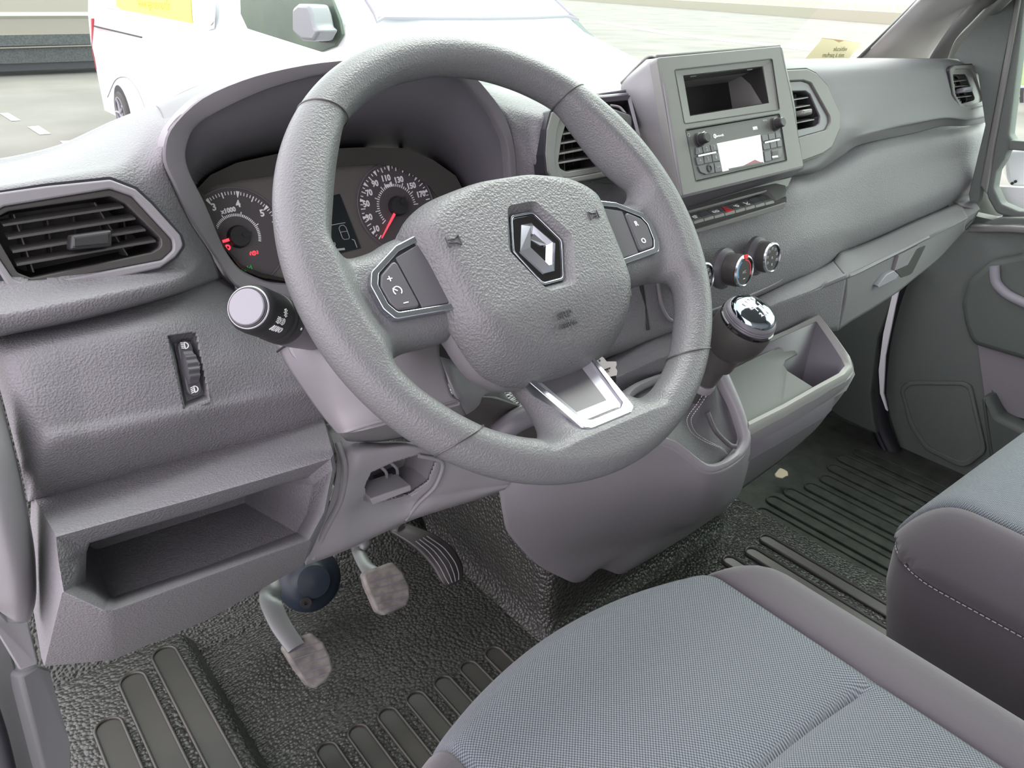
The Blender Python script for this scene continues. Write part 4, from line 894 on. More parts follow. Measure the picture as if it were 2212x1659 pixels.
# ================================================================ STALKS, KEY, LEVEL WHEEL
P1 = A((533, 663, .015)); P2 = A((672, 716, .085)); ax = (P2-P1).normalized(); LN = (P2-P1).length
stalk = thing('light_stalk', 'black light control stalk with a flat grey end cap left of the steering wheel', 'stalk', P1)
R1 = .0172
lathe('stalk_body', P1, ax, [(.0135,.001),(R1*.86,.0025),(R1*.97,.006),(R1,.012),(R1,LN*.30),(R1*1.0,LN*.33)], M['black'], stalk)
lathe('stalk_ring', P1, ax, [(R1*1.0,LN*.33),(R1*1.04,LN*.34),(R1*1.04,LN*.38),(R1*1.0,LN*.39),(R1*1.05,LN*.40),(R1*1.07,LN*.43),(R1*1.07,LN*.49),(R1*1.03,LN*.50)], M['black'], stalk, ang=20)
lathe('stalk_arm', P1, ax, [(R1*1.05,LN*.5),(R1*1.06,LN*.6),(R1*.98,LN*.8),(R1*.9,LN)], M['hood'], stalk)
lathe('stalk_end_cap', P1-ax*.001, ax, [(.0118,.0),(.0124,.0008),(.0124,.004)], M['cap'], stalk)
lathe('stalk_chrome_line', P1, ax, [(.0142,.0016),(.0148,.0024),(.0142,.0034)], M['silver'], stalk)
vc = (CX+Vector((0,0,GZ))-(P1+ax*.02)).normalized(); nn = (vc-ax*vc.dot(ax)).normalized()
def SF(d, aoff=0):
    n2 = Matrix.Rotation(aoff, 3, ax) @ nn; return Frame(P1+ax*d+n2*(R1+.0002), ax, n2.cross(ax))
text('stalk_print', SF(.0205,.42), 0, 0, 0, .0062, 'AUTO', M['white'], stalk, bold=.00012, ext=.0003)
def lampicon(F, s, rays, m, parent, fl=1):
    L = pl([(fl*a_*s, b_*s) for a_, b_ in [(0,.5)]+[(.62*math.sin(t), .5*math.cos(t)) for t in [k*math.pi/6 for k in range(1,6)]]+[(0,-.5)]], True)
    L += [((fl*-.15*s, y*s), (fl*-.6*s, (y+rays)*s)) for y in (.4,.13,-.13,-.4)]
    bars('lamp_symbol', F, L, 0, .0006, m, parent, ext=.0003)
lampicon(SF(.0155,.04), .0045, .06, M['white'], stalk); lampicon(SF(.0225,.04), .0045, 0, M['white'], stalk)
F_ = SF(.0240,-.34); bars('lamp_symbol', F_, pl(circ(0,0,.0013,8), True)+[((.0020*math.cos(a),.0020*math.sin(a)),(.0031*math.cos(a),.0031*math.sin(a))) for a in [k*math.pi/4 for k in range(8)]], 0, .0005, M['white'], stalk, ext=.0003)
F_ = SF(LN*.455,.05); plate('position_dot', Frame(F_.O+F_.n*.0012, F_.ex, F_.ey), [circ(0,0,.0010,12)], -.0002, .0003, M['white'], stalk)
ws = thing('wiper_stalk', 'grey tip of the wiper stalk showing right of the airbag cover', 'stalk', A((1352, 635, .02)))
tube('stalk_arm', [V(.05,.03,-.03), A((1310,650,.03)), A((1346,642,.02))], [.008,.008,.009], M['smooth'], ws, seg=14)
slab('stalk_tip', [(1342,620,.02),(1362,618,.02),(1366,638,.02),(1352,647,.02),(1345,640,.02)], Vector((0,.012,0)), M['cap'], ws, bevel=.001)
key = thing('key_tag', 'pale card key tag with a punched hole hanging below the steering wheel', 'key tag', A((1310, 795, .02)))
KT = Frame(A((1305, 795, .0)), Vector((1,0,0)), Vector((0,.35,1)))
def Z8(L): return [(1240+x/5.53, 600+y/5.53) for x, y in L]
plate('tag_card', KT, [rnd(KT.loop(Z8([(240,960),(300,935),(345,950),(385,1000),(500,1000),(505,1040),(490,1070),(512,1110),(505,1165),(430,1180),(400,1200),(330,1080),(255,990)])), .0012), KT.loop(Z8([(288,985),(300,975),(315,978),(318,995),(308,1008),(292,1005)]))], -.0006, .0006, M['tag'], key)
p = KT.px(*Z8([(390,1088)])[0]); text('tag_print', KT, p[0], p[1], .0008, .004, 'www', M['black'], key); p = KT.px(*Z8([(395,1115)])[0]); text('tag_print', KT, p[0], p[1], .0008, .004, 'TL', M['black'], key)
slab('key_head', [(1318,810,.03),(1332,808,.03),(1332,830,.03),(1320,832,.03)], Vector((0,.008,0)), M['black'], key, bevel=.001)
tube('key_ring', [A((1293,775,.002)), A((1290,783,.006)), A((1300,790,.012)), A((1312,800,.02))], .0007, M['chrome'], key)
lv = thing('headlamp_level_wheel', 'small ribbed headlamp level thumbwheel set in the knee panel pocket', 'thumbwheel', A((405, 795, .128)))
KP = Frame(A((405,795,.128)), A((425,792,.130))-A((405,795,.128)), A((396,742,.138))-A((416,848,.119)))
def pill(a, b, r, F, n=10):
    a, b = Vector(F.px(*a)), Vector(F.px(*b)); d = (a-b).normalized(); t0 = math.atan2(d[1], d[0])
    return [(a[0]+r*math.cos(t0-math.pi/2+math.pi*k/n), a[1]+r*math.sin(t0-math.pi/2+math.pi*k/n)) for k in range(n+1)]+[(b[0]+r*math.cos(t0+math.pi/2+math.pi*k/n), b[1]+r*math.sin(t0+math.pi/2+math.pi*k/n)) for k in range(n+1)]
plate('wheel_plate', KP, [pill((397,753),(416,840),.0062,KP)], -.001, .003, M['key'], lv, bev=.0008)
plate('position_window', KP, [rnd(KP.loop([(414,774),(432,774),(434,800),(418,802)]), .001)], -.001, .0032, M['key'], lv, bev=.0004)
p = KP.px(424, 789); text('position_number', KP, p[0], p[1], .0035, .0058, '2', M['white'], lv)
wr = []
c0 = Vector(KP.px(404, 795)); e_ = (Vector(KP.px(396,752))-Vector(KP.px(415,840))).normalized(); s_ = Vector((e_[1], -e_[0]))
for k in range(41):
    t = -1+2*k/40; hh = .004+.0065*math.sqrt(max(0, 1-t*t))-.0012*(.5+.5*math.cos(t*math.pi*5)); c = c0+e_*t*.0135
    wv = .0058*(1-.25*t*t); wr.append([KP.w(*(c+s_*u*wv), hh*(1 if abs(u) < .9 else .0)) for u in (-1,-.85,-.3,.3,.85,1)])
loft('thumb_roller', wr, M['key'], lv, closed=False, ang=60)
lampicon(Frame(KP.w(*KP.px(394,748), .0034), KP.ex, KP.ey), .0052, .10, M['white'], lv)
lampicon(Frame(KP.w(*KP.px(415,842), .0034), KP.ex, KP.ey), .0052, -.12, M['white'], lv)
# ================================================================ LOWER CONSOLE, TRAY, GEAR LEVER
cons = thing('lower_console', 'grey lower console carrying the gear lever with an open storage tray beside it', 'console', A((1450, 1080, .03)))
patch('console_shell', [
 [(1060,1010,.09),(1160,985,.055),(1290,930,.03),(1400,950,.0),(1452,966,-.012),(1521,1019,-.03),(1568,1013,-.035),(1608,982,-.03),(1622,945,-.025)],
 [(1078,1062,.08),(1165,1050,.06),(1290,1030,.04),(1400,1020,.015),(1460,1030,.0),(1521,1060,-.012),(1566,1050,-.015),(1603,1020,-.012),(1620,985,-.005)],
 [(1086,1110,.085),(1170,1100,.068),(1290,1085,.05),(1395,1080,.033),(1460,1085,.022),(1515,1100,.02),(1560,1090,.022),(1595,1055,.03),(1613,1020,.04)],
 [(1098,1152,.095),(1180,1145,.08),(1290,1140,.066),(1390,1130,.055),(1450,1130,.05),(1505,1130,.052),(1550,1105,.06),(1585,1082,.07),(1600,1062,.08)],
 [(1150,1211,.105),(1215,1205,.095),(1290,1190,.088),(1380,1175,.082),(1440,1160,.08),(1495,1135,.082),(1540,1112,.085),(1572,1090,.09),(1592,1070,.10)],
 [(1190,1237,.112),(1235,1256,.108),(1262,1252,.106),(1300,1227,.104),(1342,1237,.104),(1375,1223,.104),(1480,1160,.108),(1560,1105,.112),(1592,1072,.118)],
 [(1200,1232,.16),(1240,1250,.16),(1265,1245,.16),(1300,1220,.16),(1342,1230,.16),(1375,1217,.16),(1480,1154,.16),(1560,1100,.16),(1592,1068,.16)],
], M['smooth'], cons, n=7)
# raised collar round the gaiter
def cr(L, off=(0,0,0)): return [A(p)+Vector(off) for p in L]
CO = [(1330,890,.03),(1345,940,.015),(1452,966,-.012),(1521,1018,-.03),(1566,1012,-.035),(1608,982,-.03),(1621,945,-.022),(1604,880,.0),(1570,800,.03),(1556,785,.036),(1540,786,.04),(1450,800,.06),(1360,835,.05)]
CI2 = [(1355,890,.028),(1370,925,.012),(1452,950,-.008),(1522,1000,-.024),(1560,995,-.028),(1592,968,-.024),(1603,940,-.018),(1585,880,.002),(1562,835,.020),(1550,812,.030),(1538,806,.036),(1450,815,.055),(1375,850,.045)]
_co, _ci = cc(CO, 5), cc(CI2, 5)
loft('gaiter_collar', [[p+Vector((0,.012,-.012)) for p in _co], _co, [a.lerp(b, .15)+Vector((0,-.002,.002)) for a, b in zip(_co, _ci)], [a.lerp(b, .5)+Vector((0,-.003,.004)) for a, b in zip(_co, _ci)], [a.lerp(b, .85)+Vector((0,-.002,.002)) for a, b in zip(_co, _ci)], _ci, [p+Vector((0,.008,-.01)) for p in _ci]], M['smooth'], cons, ang=50)
_cr = cr
def cr(L, off=(0,0,0)): return [p+Vector(off) for p in cc(L, 5)]
gai = loft('gaiter', [cr(CI2, (0,.006,-.006)),
  cr([(1362,890,.03),(1400,915,.012),(1455,945,.0),(1522,985,-.012),(1548,980,-.015),(1572,955,-.012),(1588,935,-.008),(1572,890,.008),(1555,850,.018),(1546,830,.026),(1536,822,.034),(1460,825,.05),(1395,850,.045)]),
  cr([(1440,880,.03),(1455,895,.022),(1480,915,.015),(1505,935,.004),(1530,935,.0),(1545,925,.002),(1552,905,.006),(1552,880,.012),(1550,860,.016),(1545,845,.02),(1535,838,.026),(1500,842,.034),(1465,858,.034)]),
  cr([(1493,850,.022),(1497,858,.018),(1505,868,.014),(1515,874,.010),(1528,874,.008),(1538,868,.008),(1545,856,.010),(1547,846,.012),(1546,838,.014),(1542,830,.016),(1534,826,.02),(1515,826,.024),(1500,836,.024)]),
  cr([(1503,808,.014),(1506,814,.012),(1512,820,.010),(1520,823,.008),(1528,823,.006),(1537,820,.005),(1544,814,.005),(1547,808,.006),(1547,800,.008),(1543,794,.010),(1534,790,.014),(1518,792,.016),(1507,800,.016)])], M['boot'], cons, ang=80, sub=1)
cr = _cr
tube('gaiter_fold', [(1528,890,.0),(1545,930,-.010),(1575,960,-.020),(1590,965,-.025)], .003, M['boot'], gai)
for dx_ in (0, 9):
    P = catmull([tuple(A(p)) for p in [(1540+dx_,808,.002),(1505+dx_,868,.004),(1480+dx_,905,.004),(1490+dx_,935,-.006),(1520+dx_,955,-.016),(1552+dx_*.4,968,-.024),(1566+dx_*.3,982,-.027)]], 8)
    vs = []; fs = []
    for i in range(0, len(P)-1):
        a, b = Vector(P[i]), Vector(P[i]).lerp(Vector(P[i+1]), .6); q = len(vs)
        for c in (a, b):
            for o_ in ((.0004,0,0),(-.0004,0,.0004),(0,-.0005,0)): vs.append(c+Vector(o_)+Vector((0,-.0025,.0015)))
        fs += [(q,q+1,q+4,q+3),(q+1,q+2,q+5,q+4),(q+2,q,q+3,q+5)]
    mk('gaiter_stitching', vs, fs, M['stitch'], gai, smooth=False)
# storage tray
Tz = -.300
tray = thing('storage_tray', 'open storage tray with a rounded bright rim at the right of the gear lever', 'storage tray', A((1720, 840, .0)))
RI = [(1614,912,-.012),(1690,874,-.010),(1757,836,-.008),(1812,806,-.005),(1825,790,.0),(1818,770,.008),(1795,734,.025),(1764,690,.045),(1700,718,.050),(1624,752,.055),(1568,800,.062),(1590,850,.03)]
RO_ = [(1616,932,-.020),(1694,893,-.018),(1762,854,-.016),(1828,818,-.012),(1843,795,-.005),(1836,770,.004),(1808,730,.022),(1768,679,.045),(1700,712,.054),(1622,746,.058),(1560,796,.066),(1585,860,.028)]
loft('tray_rim', [cr([(p[0], p[1]+26, p[2]+.012) for p in RO_[:4]]+[(p[0]+4, p[1]+14, p[2]+.012) for p in RO_[4:7]]+RO_[7:], (0,0,0)), cr(RO_), [a.lerp(b, .5)+Vector((0,-.002,.0035)) for a, b in zip(cr(RO_), cr(RI))], cr(RI), cr(RI, (0,.0,-.006))], M['rimlight'], tray, ang=60)
DN = Vector((0,.004,-.075))
loft('tray_walls', [cr(RI, (0,0,-.003)), [Vector((p.x, p.y+.004, GZ-.350)) for p in cr(RI)]], M['hood'], tray, cap=(False, True), solid=.001, ang=30)
FLR = [(1614,913),(1690,875),(1757.6,836),(1701,801),(1692,788),(1697,777),(1723,763),(1714,753),(1681,749),(1625,775),(1568,803),(1590,855)]
slab('tray_shelf', [(1614,913,-.008),(1690,875,-.006),(1757,836,-.003),(1701,801,.018),(1692,788,.027),(1697,777,.034),(1723,763,.045),(1714,753,.05),(1681,749,.05),(1625,775,.052),(1568,803,.055),(1590,855,.025)], Vector((0,0,-.003)), M['shelf'], tray, bevel=.0008)
patch('tray_back_wall', [[(1556,806,.066),(1600,777,.064),(1660,750,.058),(1720,716,.052),(1766,688,.047)],[(1556,822,.064),(1610,795,.060),(1681,762,.053),(1714,748,.051),(1770,718,.047)]], M['smooth'], tray, n=5)
patch('tray_body', [
 [(1614,930,-.018),(1694,894,-.016),(1762,856,-.014),(1829,821,-.010),(1844,800,-.003),(1838,775,.006),(1808,732,.024),(1772,686,.048)],
 [(1612,965,-.008),(1695,925,-.006),(1762,884,-.003),(1825,840,.0),(1840,812,.008),(1838,790,.016),(1815,755,.034),(1790,720,.055)],
 [(1605,1010,.03),(1694,960,.035),(1761,912,.04),(1810,865,.05),(1830,835,.055),(1834,810,.06),(1820,780,.07),(1800,745,.085)],
 [(1589,1066,.10),(1692,990,.10),(1761,928,.10),(1797,882,.10),(1820,850,.10),(1828,830,.11),(1822,800,.12),(1806,765,.13)],
], M['smooth'], tray, n=7)
# gear lever
gl = thing('gear_lever', 'grey gear lever with a chrome topped knob showing the shift pattern', 'gear lever', A((1525, 850, .01)))
LA, LB = A((1522, 822, .006)), A((1638, 660, -.045)); la = (LB-LA).normalized(); L_ = (LB-LA).length
kk = L_/202.0   # knob profile measured along its axis
lathe('lever_shaft', LA-la*.03, la, [(.010,0),(.010,.03),(.0125,.034),(.0125,.04)], M['vent'], gl)
lathe('lever_collar', LA, la, [(.011,-.012),(.0145,-.010),(.0150,-.004),(.0135,.0)], M['smooth'], gl)
lathe('gear_knob', LA, la, [(.0130,.002),(.0135,kk*48),(.0185,kk*52),(.0190,kk*85),(.0225,kk*92),(.0290,kk*110),(.0315,kk*130),(.0318,kk*150),(.0300,kk*160)], M['vent'], gl)
lathe('knob_ring', LA, la, [(.0290,kk*160),(.0306,kk*162),(.0306,kk*166),(.0290,kk*168)], M['gloss'], gl)
lathe('knob_ring', LA, la, [(.0292,kk*168),(.0296,kk*170),(.0290,kk*172),(.0293,kk*174),(.0285,kk*176),(.0287,kk*178),(.0278,kk*181),(.0262,kk*184)], M['hood'], gl, ang=15)
cap_ = lathe('knob_cap', LA, la, [(.0258,kk*182),(.0248,kk*188),(.0215,kk*193.5),(.0150,kk*197.5),(.0075,kk*199.5),(0,kk*200)], M['knobtop'], gl, ang=60)
KF2 = Frame(LA+la*(kk*200.2), Vector((1,.1,0))-la*Vector((1,.1,0)).dot(la), la.cross(Vector((1,.1,0))-la*Vector((1,.1,0)).dot(la)))
bars('shift_pattern', KF2, pl([(-.006,.005),(-.006,-.005)])+pl([(0,.005),(0,-.005)])+pl([(.006,.005),(.006,-.005)])+pl([(-.011,0),(.006,0)])+pl([(-.011,.004),(-.011,0)]), -.0006, .0007, M['white'], cap_, ext=.0007)
for s_, x_, y_ in (('R',-.011,.009),('1',-.006,.010),('3',0,.011),('5',.006,.010),('2',-.006,-.010),('4',0,-.011),('6',.006,-.010)): text('shift_number', KF2, x_, y_, -.0016, .0065, s_, M['white'], cap_, ext=.0012, bold=.0002)
# ================================================================ FLOOR
zf = GZ-.70
fl = bpy.data.objects.new('floor', None)
def B(x0, x1, y0, y1, z0, z1): return (x0, y0, z0+GZ), (x1, y1, z1+GZ)
floor = box('floor', *B(-.44, .76, -1.0, .75, -.76, -.70), M['rubber']); tag(floor, kind='structure')
f2 = box('floor', *B(.74, 1.26, -1.0, .75, -.78, -.725), M['carpet']); tag(f2, kind='structure')
toe = patch('floor', [[V(x, .46, -.705) for x in (-.44,-.2,0,.22)],[V(x, .55, -.66) for x in (-.44,-.2,0,.22)],[V(x, .75, -.40) for x in (-.44,-.2,0,.22)],[V(x, .80, -.10) for x in (-.44,-.2,0,.22)]], M['rubber'], n=6); toe.name = 'floor'; tag(toe, kind='structure')
toe2 = patch('floor', [[V(x, .34, -.727) for x in (.6,.8,1.0,1.26)],[V(x, .45, -.66) for x in (.6,.8,1.0,1.26)],[V(x, .62, -.45) for x in (.6,.8,1.0,1.26)],[V(x, .70, -.10) for x in (.6,.8,1.0,1.26)]], M['carpet'], n=6); toe2.name = 'floor'; tag(toe2, kind='structure')
tun = thing('engine_tunnel', 'pebbled black rubber covered tunnel rising from the floor beneath the console', 'tunnel cover', V(.44,.4,-.70))
TL = [(.222,.178),(.66,.195),(.70,.24),(.70,.75),(.222,.75)]
def ringz(L, z, g): 
    cx, cy = .46, .47; return [V(cx+(x-cx)*g, cy+(y-cy)*g, z) for x, y in rnd(L, .03, 6)]
loft('tunnel_cover', [ringz(TL,-.703,1.09), ringz(TL,-.696,1.045), ringz(TL,-.684,1.012), ringz(TL,-.66,1.0), ringz(TL,-.45,.97), ringz(TL,-.40,.93)], M['rubber'], tun, cap=(False, True), ang=60)
FF_ = Frame(V(0,0,-.70), Vector((1,0,0)), Vector((0,1,0)))
def stad(x, y0, y1, wd): return [(x+wd/2*math.cos(t), y1-wd/2+wd/2*math.sin(t)) for t in [math.pi*k/14 for k in range(15)]]+[(x-wd/2, y0), (x+wd/2, y0)]
def rib(x, y0, y1, wd, zt, m1, m2, parent, F=FF_):
    a = plate('floor_rib', F, [stad(x, y0, y1, wd), stad(x, y0+.002, y1-.0035, wd-.008)], zt-.001, zt+.0050, m1, parent, bev=.002)
    plate('rib_pad', F, [stad(x, y0, y1-.003, wd-.007)], zt-.001, zt+.0018, m2, a)
mats = thing('rubber_floor_ribs', 'row of long rounded ribs moulded in the rubber floor before the driver seat', 'floor ribs', V(0,0,-.70))
for k in range(7): rib(-.136+.0452*k, -.55, .212, .031, .0, M['rubber2'], M['rubber2'], mats)
mr = thing('rubber_floor_ribs', 'three short rounded ribs in the rubber floor right of the driver seat', 'floor ribs', V(.64,0,-.70))
for x, y in ((.592,.130),(.643,.121),(.694,.127)): rib(x, -.3, y, .030, .0, M['vent'], M['rubber2'], mr)
rest = thing('foot_rest', 'raised rubber foot rest with three long ribs at the far left of the footwell', 'foot rest', V(-.32,.2,-.70))
mk('rest_block', [V(*p) for p in [(-.43,-.5,-.70),(-.203,-.5,-.70),(-.203,.50,-.70),(-.43,.50,-.70),(-.43,-.5,-.65),(-.222,-.5,-.65),(-.224,.47,-.65),(-.43,.47,-.65)]], [(0,3,2,1),(4,5,6,7),(0,1,5,4),(1,2,6,5),(2,3,7,6),(3,0,4,7)], M['rubber'], rest, bevel=.01)
for p, w_ in (((348,1402),.036),((280,1458),.036),((228,1556),.036)):
    q = at(*p, Z=-.65); rib(q.x, -.45, q.y, w_, .05, M['rubber2'], M['rubber2'], rest)
pm = thing('rubber_floor_ribs', 'long dark ribs running across the passenger side floor mat', 'floor ribs', V(.95,0,-.72))
for k in range(8):
    q = V(.79+.052*k, 0, 0); rib(.79+.052*k, -.4, .20+.012*math.sin(k*1.3), .034, -.025, M['carpet'], M['carpet'], pm)
# ================================================================ PEDALS
def pedal(name, label, O, tiltd, pts, h, grooves, arm, armr, m, group='foot pedals', yaw=0):
    F = tilt(A(O), tiltd, yaw); t = thing(name, label, 'pedal', A(O), group)
    p = plate('pedal_pad', F, [rnd(F.loop(pts), .006)], -h, 0, m, t, bev=.0035)
    for a, b in grooves: pxbars('pad_groove', F, [((a[0]+(b[0]-a[0])*.07, a[1]+(b[1]-a[1])*.07), (b[0]-(b[0]-a[0])*.10, b[1]-(b[1]-a[1])*.10))], .0002, .0016, M['hood'], p, ext=.0004)
    if arm: tube('pedal_arm', arm, armr, M['steel'], t, seg=10, n=5, flat=.30, up=Vector((0,-.6,.6)))
    return t
pedal('clutch_pedal', 'leftmost foot pedal with a worn ribbed rubber pad, the clutch', (665,1440,.25), 40,
  [(608,1398),(629,1384),(673,1366),(700,1388),(715,1419),(721,1446),(708,1470),(681,1488),(664,1481),(638,1446)], .016,
  [((620,1412),(697,1385)),((628,1427),(708,1400)),((637,1443),(715,1415)),((646,1458),(720,1433)),((656,1472),(716,1452))],
  [V(-.16,.77,-.36),(560,1215,.42),(582,1295,.34),(606,1350,.30),(640,1400,.262)], [.013,.014,.0145,.0135,.012], M['pedal'])
pedal('brake_pedal', 'middle foot pedal with a worn square ribbed rubber pad, the brake', (835,1275,.28), 38,
  [(783,1238),(850,1213),(871,1236),(885,1264),(887,1290),(880,1309),(831,1330),(815,1322),(790,1265)], .016,
  [((792,1260),(876,1236)),((797,1275),(884,1253)),((803,1290),(887,1270)),((810,1305),(888,1287)),((818,1318),(884,1303))],
  [V(-.02,.77,-.36),(765,1130,.40),(772,1185,.37),(792,1225,.33),(820,1250,.30)], [.010,.010,.010,.011,.012], M['pedal'])
acc = thing('accelerator_pedal', 'long curved rightmost foot pedal with lengthwise grooves, the accelerator', 'pedal', A((970,1220,.30)), 'foot pedals')
patch('pedal_pad', [
 [(843,1145,.40),(862,1137,.40),(882,1131,.40)],
 [(885,1172,.365),(908,1160,.365),(935,1152,.365)],
 [(912,1195,.345),(945,1182,.345),(975,1180,.345)],
 [(936,1225,.325),(965,1212,.322),(995,1210,.325)],
 [(950,1250,.31),(975,1240,.306),(1001,1232,.31)],
 [(962,1266,.302),(982,1259,.300),(999,1250,.302)],
 [(965,1268,.312),(984,1261,.312),(1001,1252,.312)]], M['vent'], acc, n=6, solid=.006)
tube('pedal_arm', [V(.10,.77,-.36),(830,1110,.44),(868,1145,.392)], .008, M['vent'], acc, seg=8)
for k in range(4):
    t = (k+1)/5
    def L2(a, b): return (a[0]+(b[0]-a[0])*t, a[1]+(b[1]-a[1])*t, a[2]-.003)
    tube('pad_ridge', [L2((890,1172,.363),(930,1154,.363)), L2((915,1195,.343),(970,1181,.343)), L2((938,1225,.322),(993,1211,.322)), L2((952,1250,.307),(1000,1233,.307)), L2((963,1264,.299),(998,1250,.299))], .0009, M['smooth'], acc, seg=6)
db = thing('brake_servo_cover', 'dark blue rubber dome low on the bulkhead behind the clutch pedal', 'rubber dome', A((665,1262,.42)))
BO = A((668,1252,.42)); lathe('dome', BO, Vector((-.1,-.75,.45)), [(.046,-.03),(.048,0),(.045,.010),(.034,.020),(.029,.022),(.024,.030),(0,.034)], mat('dark_blue_rubber', (.012,.019,.029), .5), db, ang=40)
lathe('dome_plug', A((660,1302,.385)), Vector((-.1,-.75,.45)), [(.008,0),(.008,.004),(.003,.004),(.003,.001)], M['black'], db)
# ================================================================ SEATS
def seat_top(parent, X0, X1, YF, YB, R, zt, strips, front=None, cross=None, crown=.0, ny=60, skirt=.09, rr=.06):
    """cushion skin: height follows the distance to a rounded outline; strips = [(name, xa, xb, material, dip at xa, dip at xb)]"""
    xc = (X0+X1)/2; hw = (X1-X0)/2
    def sd(x, y):      # inside distance to the outline and the closest outline point
        dx = min(x-X0, X1-x); dy = YF-y
        if dx < R and dy < R:
            cx = X0+R if x-X0 < X1-x else X1-R; cy = YF-R; vx, vy = x-cx, y-cy; l = math.hypot(vx, vy) or 1e-6
            return R-l, (cx+vx/l*R, cy+vy/l*R)
        if dx < dy: return dx, (X0 if x-X0 < X1-x else X1, y)
        return dy, (x, YF)
    ysn = [YF-(YF-YB)*(k/ny)**1.7 for k in range(ny+1)]
    if cross: ysn = sorted(set(ysn+[cross+d for d in (.012,.008,.005,.0025,0,-.0025,-.005,-.008,-.012)]), reverse=True)
    for nm, xa, xb, m, da, db in strips:
        n = max(6, int((xb-xa)/.008)); vs = []; fs = []
        for y in ysn:
            for k in range(n+1):
                q = .5-.5*math.cos(math.pi*k/n) if False else k/n
                x = xa+(xb-xa)*q; d, cp = sd(x, y); px_, py_ = (x, y) if d > 0 else cp; d = max(d, 0)
                z = zt-skirt*(max(0, rr-d)/rr)**2.3+crown*math.exp(-((min(x-X0, X1-x)-.06)/.035)**2)*min(1, d/.05)
                near = 1.0
                if da: z -= .006*math.exp(-((x-xa)/.006)**2)*near
                if db: z -= .006*math.exp(-((x-xb)/.006)**2)*near
                if cross and m is M['fabric']: z -= (.006*math.exp(-((y-cross)/.006)**2)+.005*math.exp(-((y-cross)/.03)**2))*(1-math.exp(-(min(x-xa, xb-x)/.015)**2))
                fd = max(0, 1-(YF-y)/.35); off = front((px_-xc)/hw)*fd if front else 0
                vs.append(V(px_, py_+off, z))
        for i in range(len(ysn)-1):
            for k in range(n):
                a_ = i*(n+1)+k; fs.append((a_, a_+n+1, a_+n+2, a_+1))
        mk(nm, vs, fs, m, parent, ang=180, solid=.004, soff=1)
def outline(X0, X1, YF, YB, R, ins, front=None):
    L = [(X0+ins, YB)]+[(X0+R+(R-ins)*math.cos(math.pi-t), YF-R+(R-ins)*math.sin(math.pi-t)) for t in [math.pi/2*k/8 for k in range(9)]]
    L += [(X0+R+(X1-X0-2*R)*k/16, YF-ins) for k in range(1, 16)]
    L += [(X1-R+(R-ins)*math.sin(t), YF-R+(R-ins)*math.cos(t)) for t in [math.pi/2*k/8 for k in range(9)]]+[(X1-ins, YB)]
    xc = (X0+X1)/2; hw = (X1-X0)/2
    return [(x, y+(front((x-xc)/hw)*max(0, 1-(YF-y)/.35) if front else 0)) for x, y in L]
dt = thing('driver_seat', 'driver seat cushion with a light woven centre and dark cloth side bolsters', 'seat', V(0,-.5,-.70))
fr = lambda u: -.095*abs(u)**2.0
seat_top(dt, -.258, .250, -.056, -.95, .07, -.330, [('cushion_centre', -.170, .152, M['fabric'], 1, 1), ('side_bolster', .152, .250, M['fabric2'], 1, 0), ('side_bolster', -.258, -.170, M['fabric2'], 0, 1)], front=fr, cross=-.292, crown=.004)
loft('seat_base', [[V(x, y, z) for x, y in outline(-.256, .248, -.058, -.95, .07, i_, fr)] for z, i_ in ((-.418,0),(-.47,.002),(-.52,.03))]+[[V(x, y, -.70) for x, y in outline(-.256,.248,-.058,-.95,.07,.06,fr)]], M['fabric2'], dt, cap=(True, True))
pt = thing('passenger_seat', 'passenger bench seat with light woven top and dark stitched side at the right edge', 'seat', V(.8,-.5,-.70))
seat_top(pt, .442, 1.235, -.160, -.95, .085, -.350, [('cushion_centre', .508, 1.235, M['fabric'], 1, 0), ('side_bolster', .442, .508, M['fabric2'], 0, 1)], rr=.07, skirt=.075)
loft('cushion_side', [[V(x, y, z) for x, y in outline(.442, 1.235, -.160, -.95, .085, i_)] for z, i_ in ((-.421,.002),(-.426,.0035),(-.431,.001),(-.445,.0),(-.49,.002),(-.57,.02),(-.60,.04))], M['fabric2'], pt, cap=(False, True), ang=60)
box('bench_base', *B(.49, 1.20, -.93, -.28, -.725, -.58), M['black'], pt)
P = [(x, y, GZ-.4285) for x, y in outline(.4425, 1.235, -.160, -.70, .085, .0005)[:10]]; D_ = [0]
for i in range(1, len(P)): D_.append(D_[-1]+float(np.linalg.norm(np.array(P[i])-np.array(P[i-1]))))
vs = []; fs = []; s_ = 0
while s_ < D_[-1]-.006:
    q = len(vs)
    for ss in (s_, s_+.0042):
        c = Vector([float(np.interp(ss, D_, [p[j] for p in P])) for j in range(3)])
        for o_ in ((-.0012,.0006,.0006),(-.0012,.0006,-.0006),(-.0022,.0010,0)): vs.append(c+Vector(o_))
    fs += [(q,q+1,q+4,q+3),(q+1,q+2,q+5,q+4),(q+2,q,q+3,q+5)]; s_ += .0065
mk('stitching', vs, fs, M['stitch'], pt, smooth=False)
leaf = patch('dry_leaf', [[at(1673,1026,Z=-.7)+Vector((0,0,.002)),at(1683,1017,Z=-.7)+Vector((0,0,.006)),at(1690,1016,Z=-.7)+Vector((0,0,.004))],[at(1676,1031,Z=-.7)+Vector((0,0,.001)),at(1688,1024,Z=-.7)+Vector((0,0,.004)),at(1700,1022,Z=-.7)+Vector((0,0,.004))],[at(1690,1034,Z=-.7)+Vector((0,0,.001)),at(1697,1031,Z=-.7)+Vector((0,0,.003)),at(1702,1029,Z=-.7)+Vector((0,0,.002))]], mat('dry_leaf_tan', (.62,.55,.40), .7), n=4, solid=.0008)
tag(leaf, 'small dry tan leaf scrap lying on the floor mat beyond the console', 'leaf')
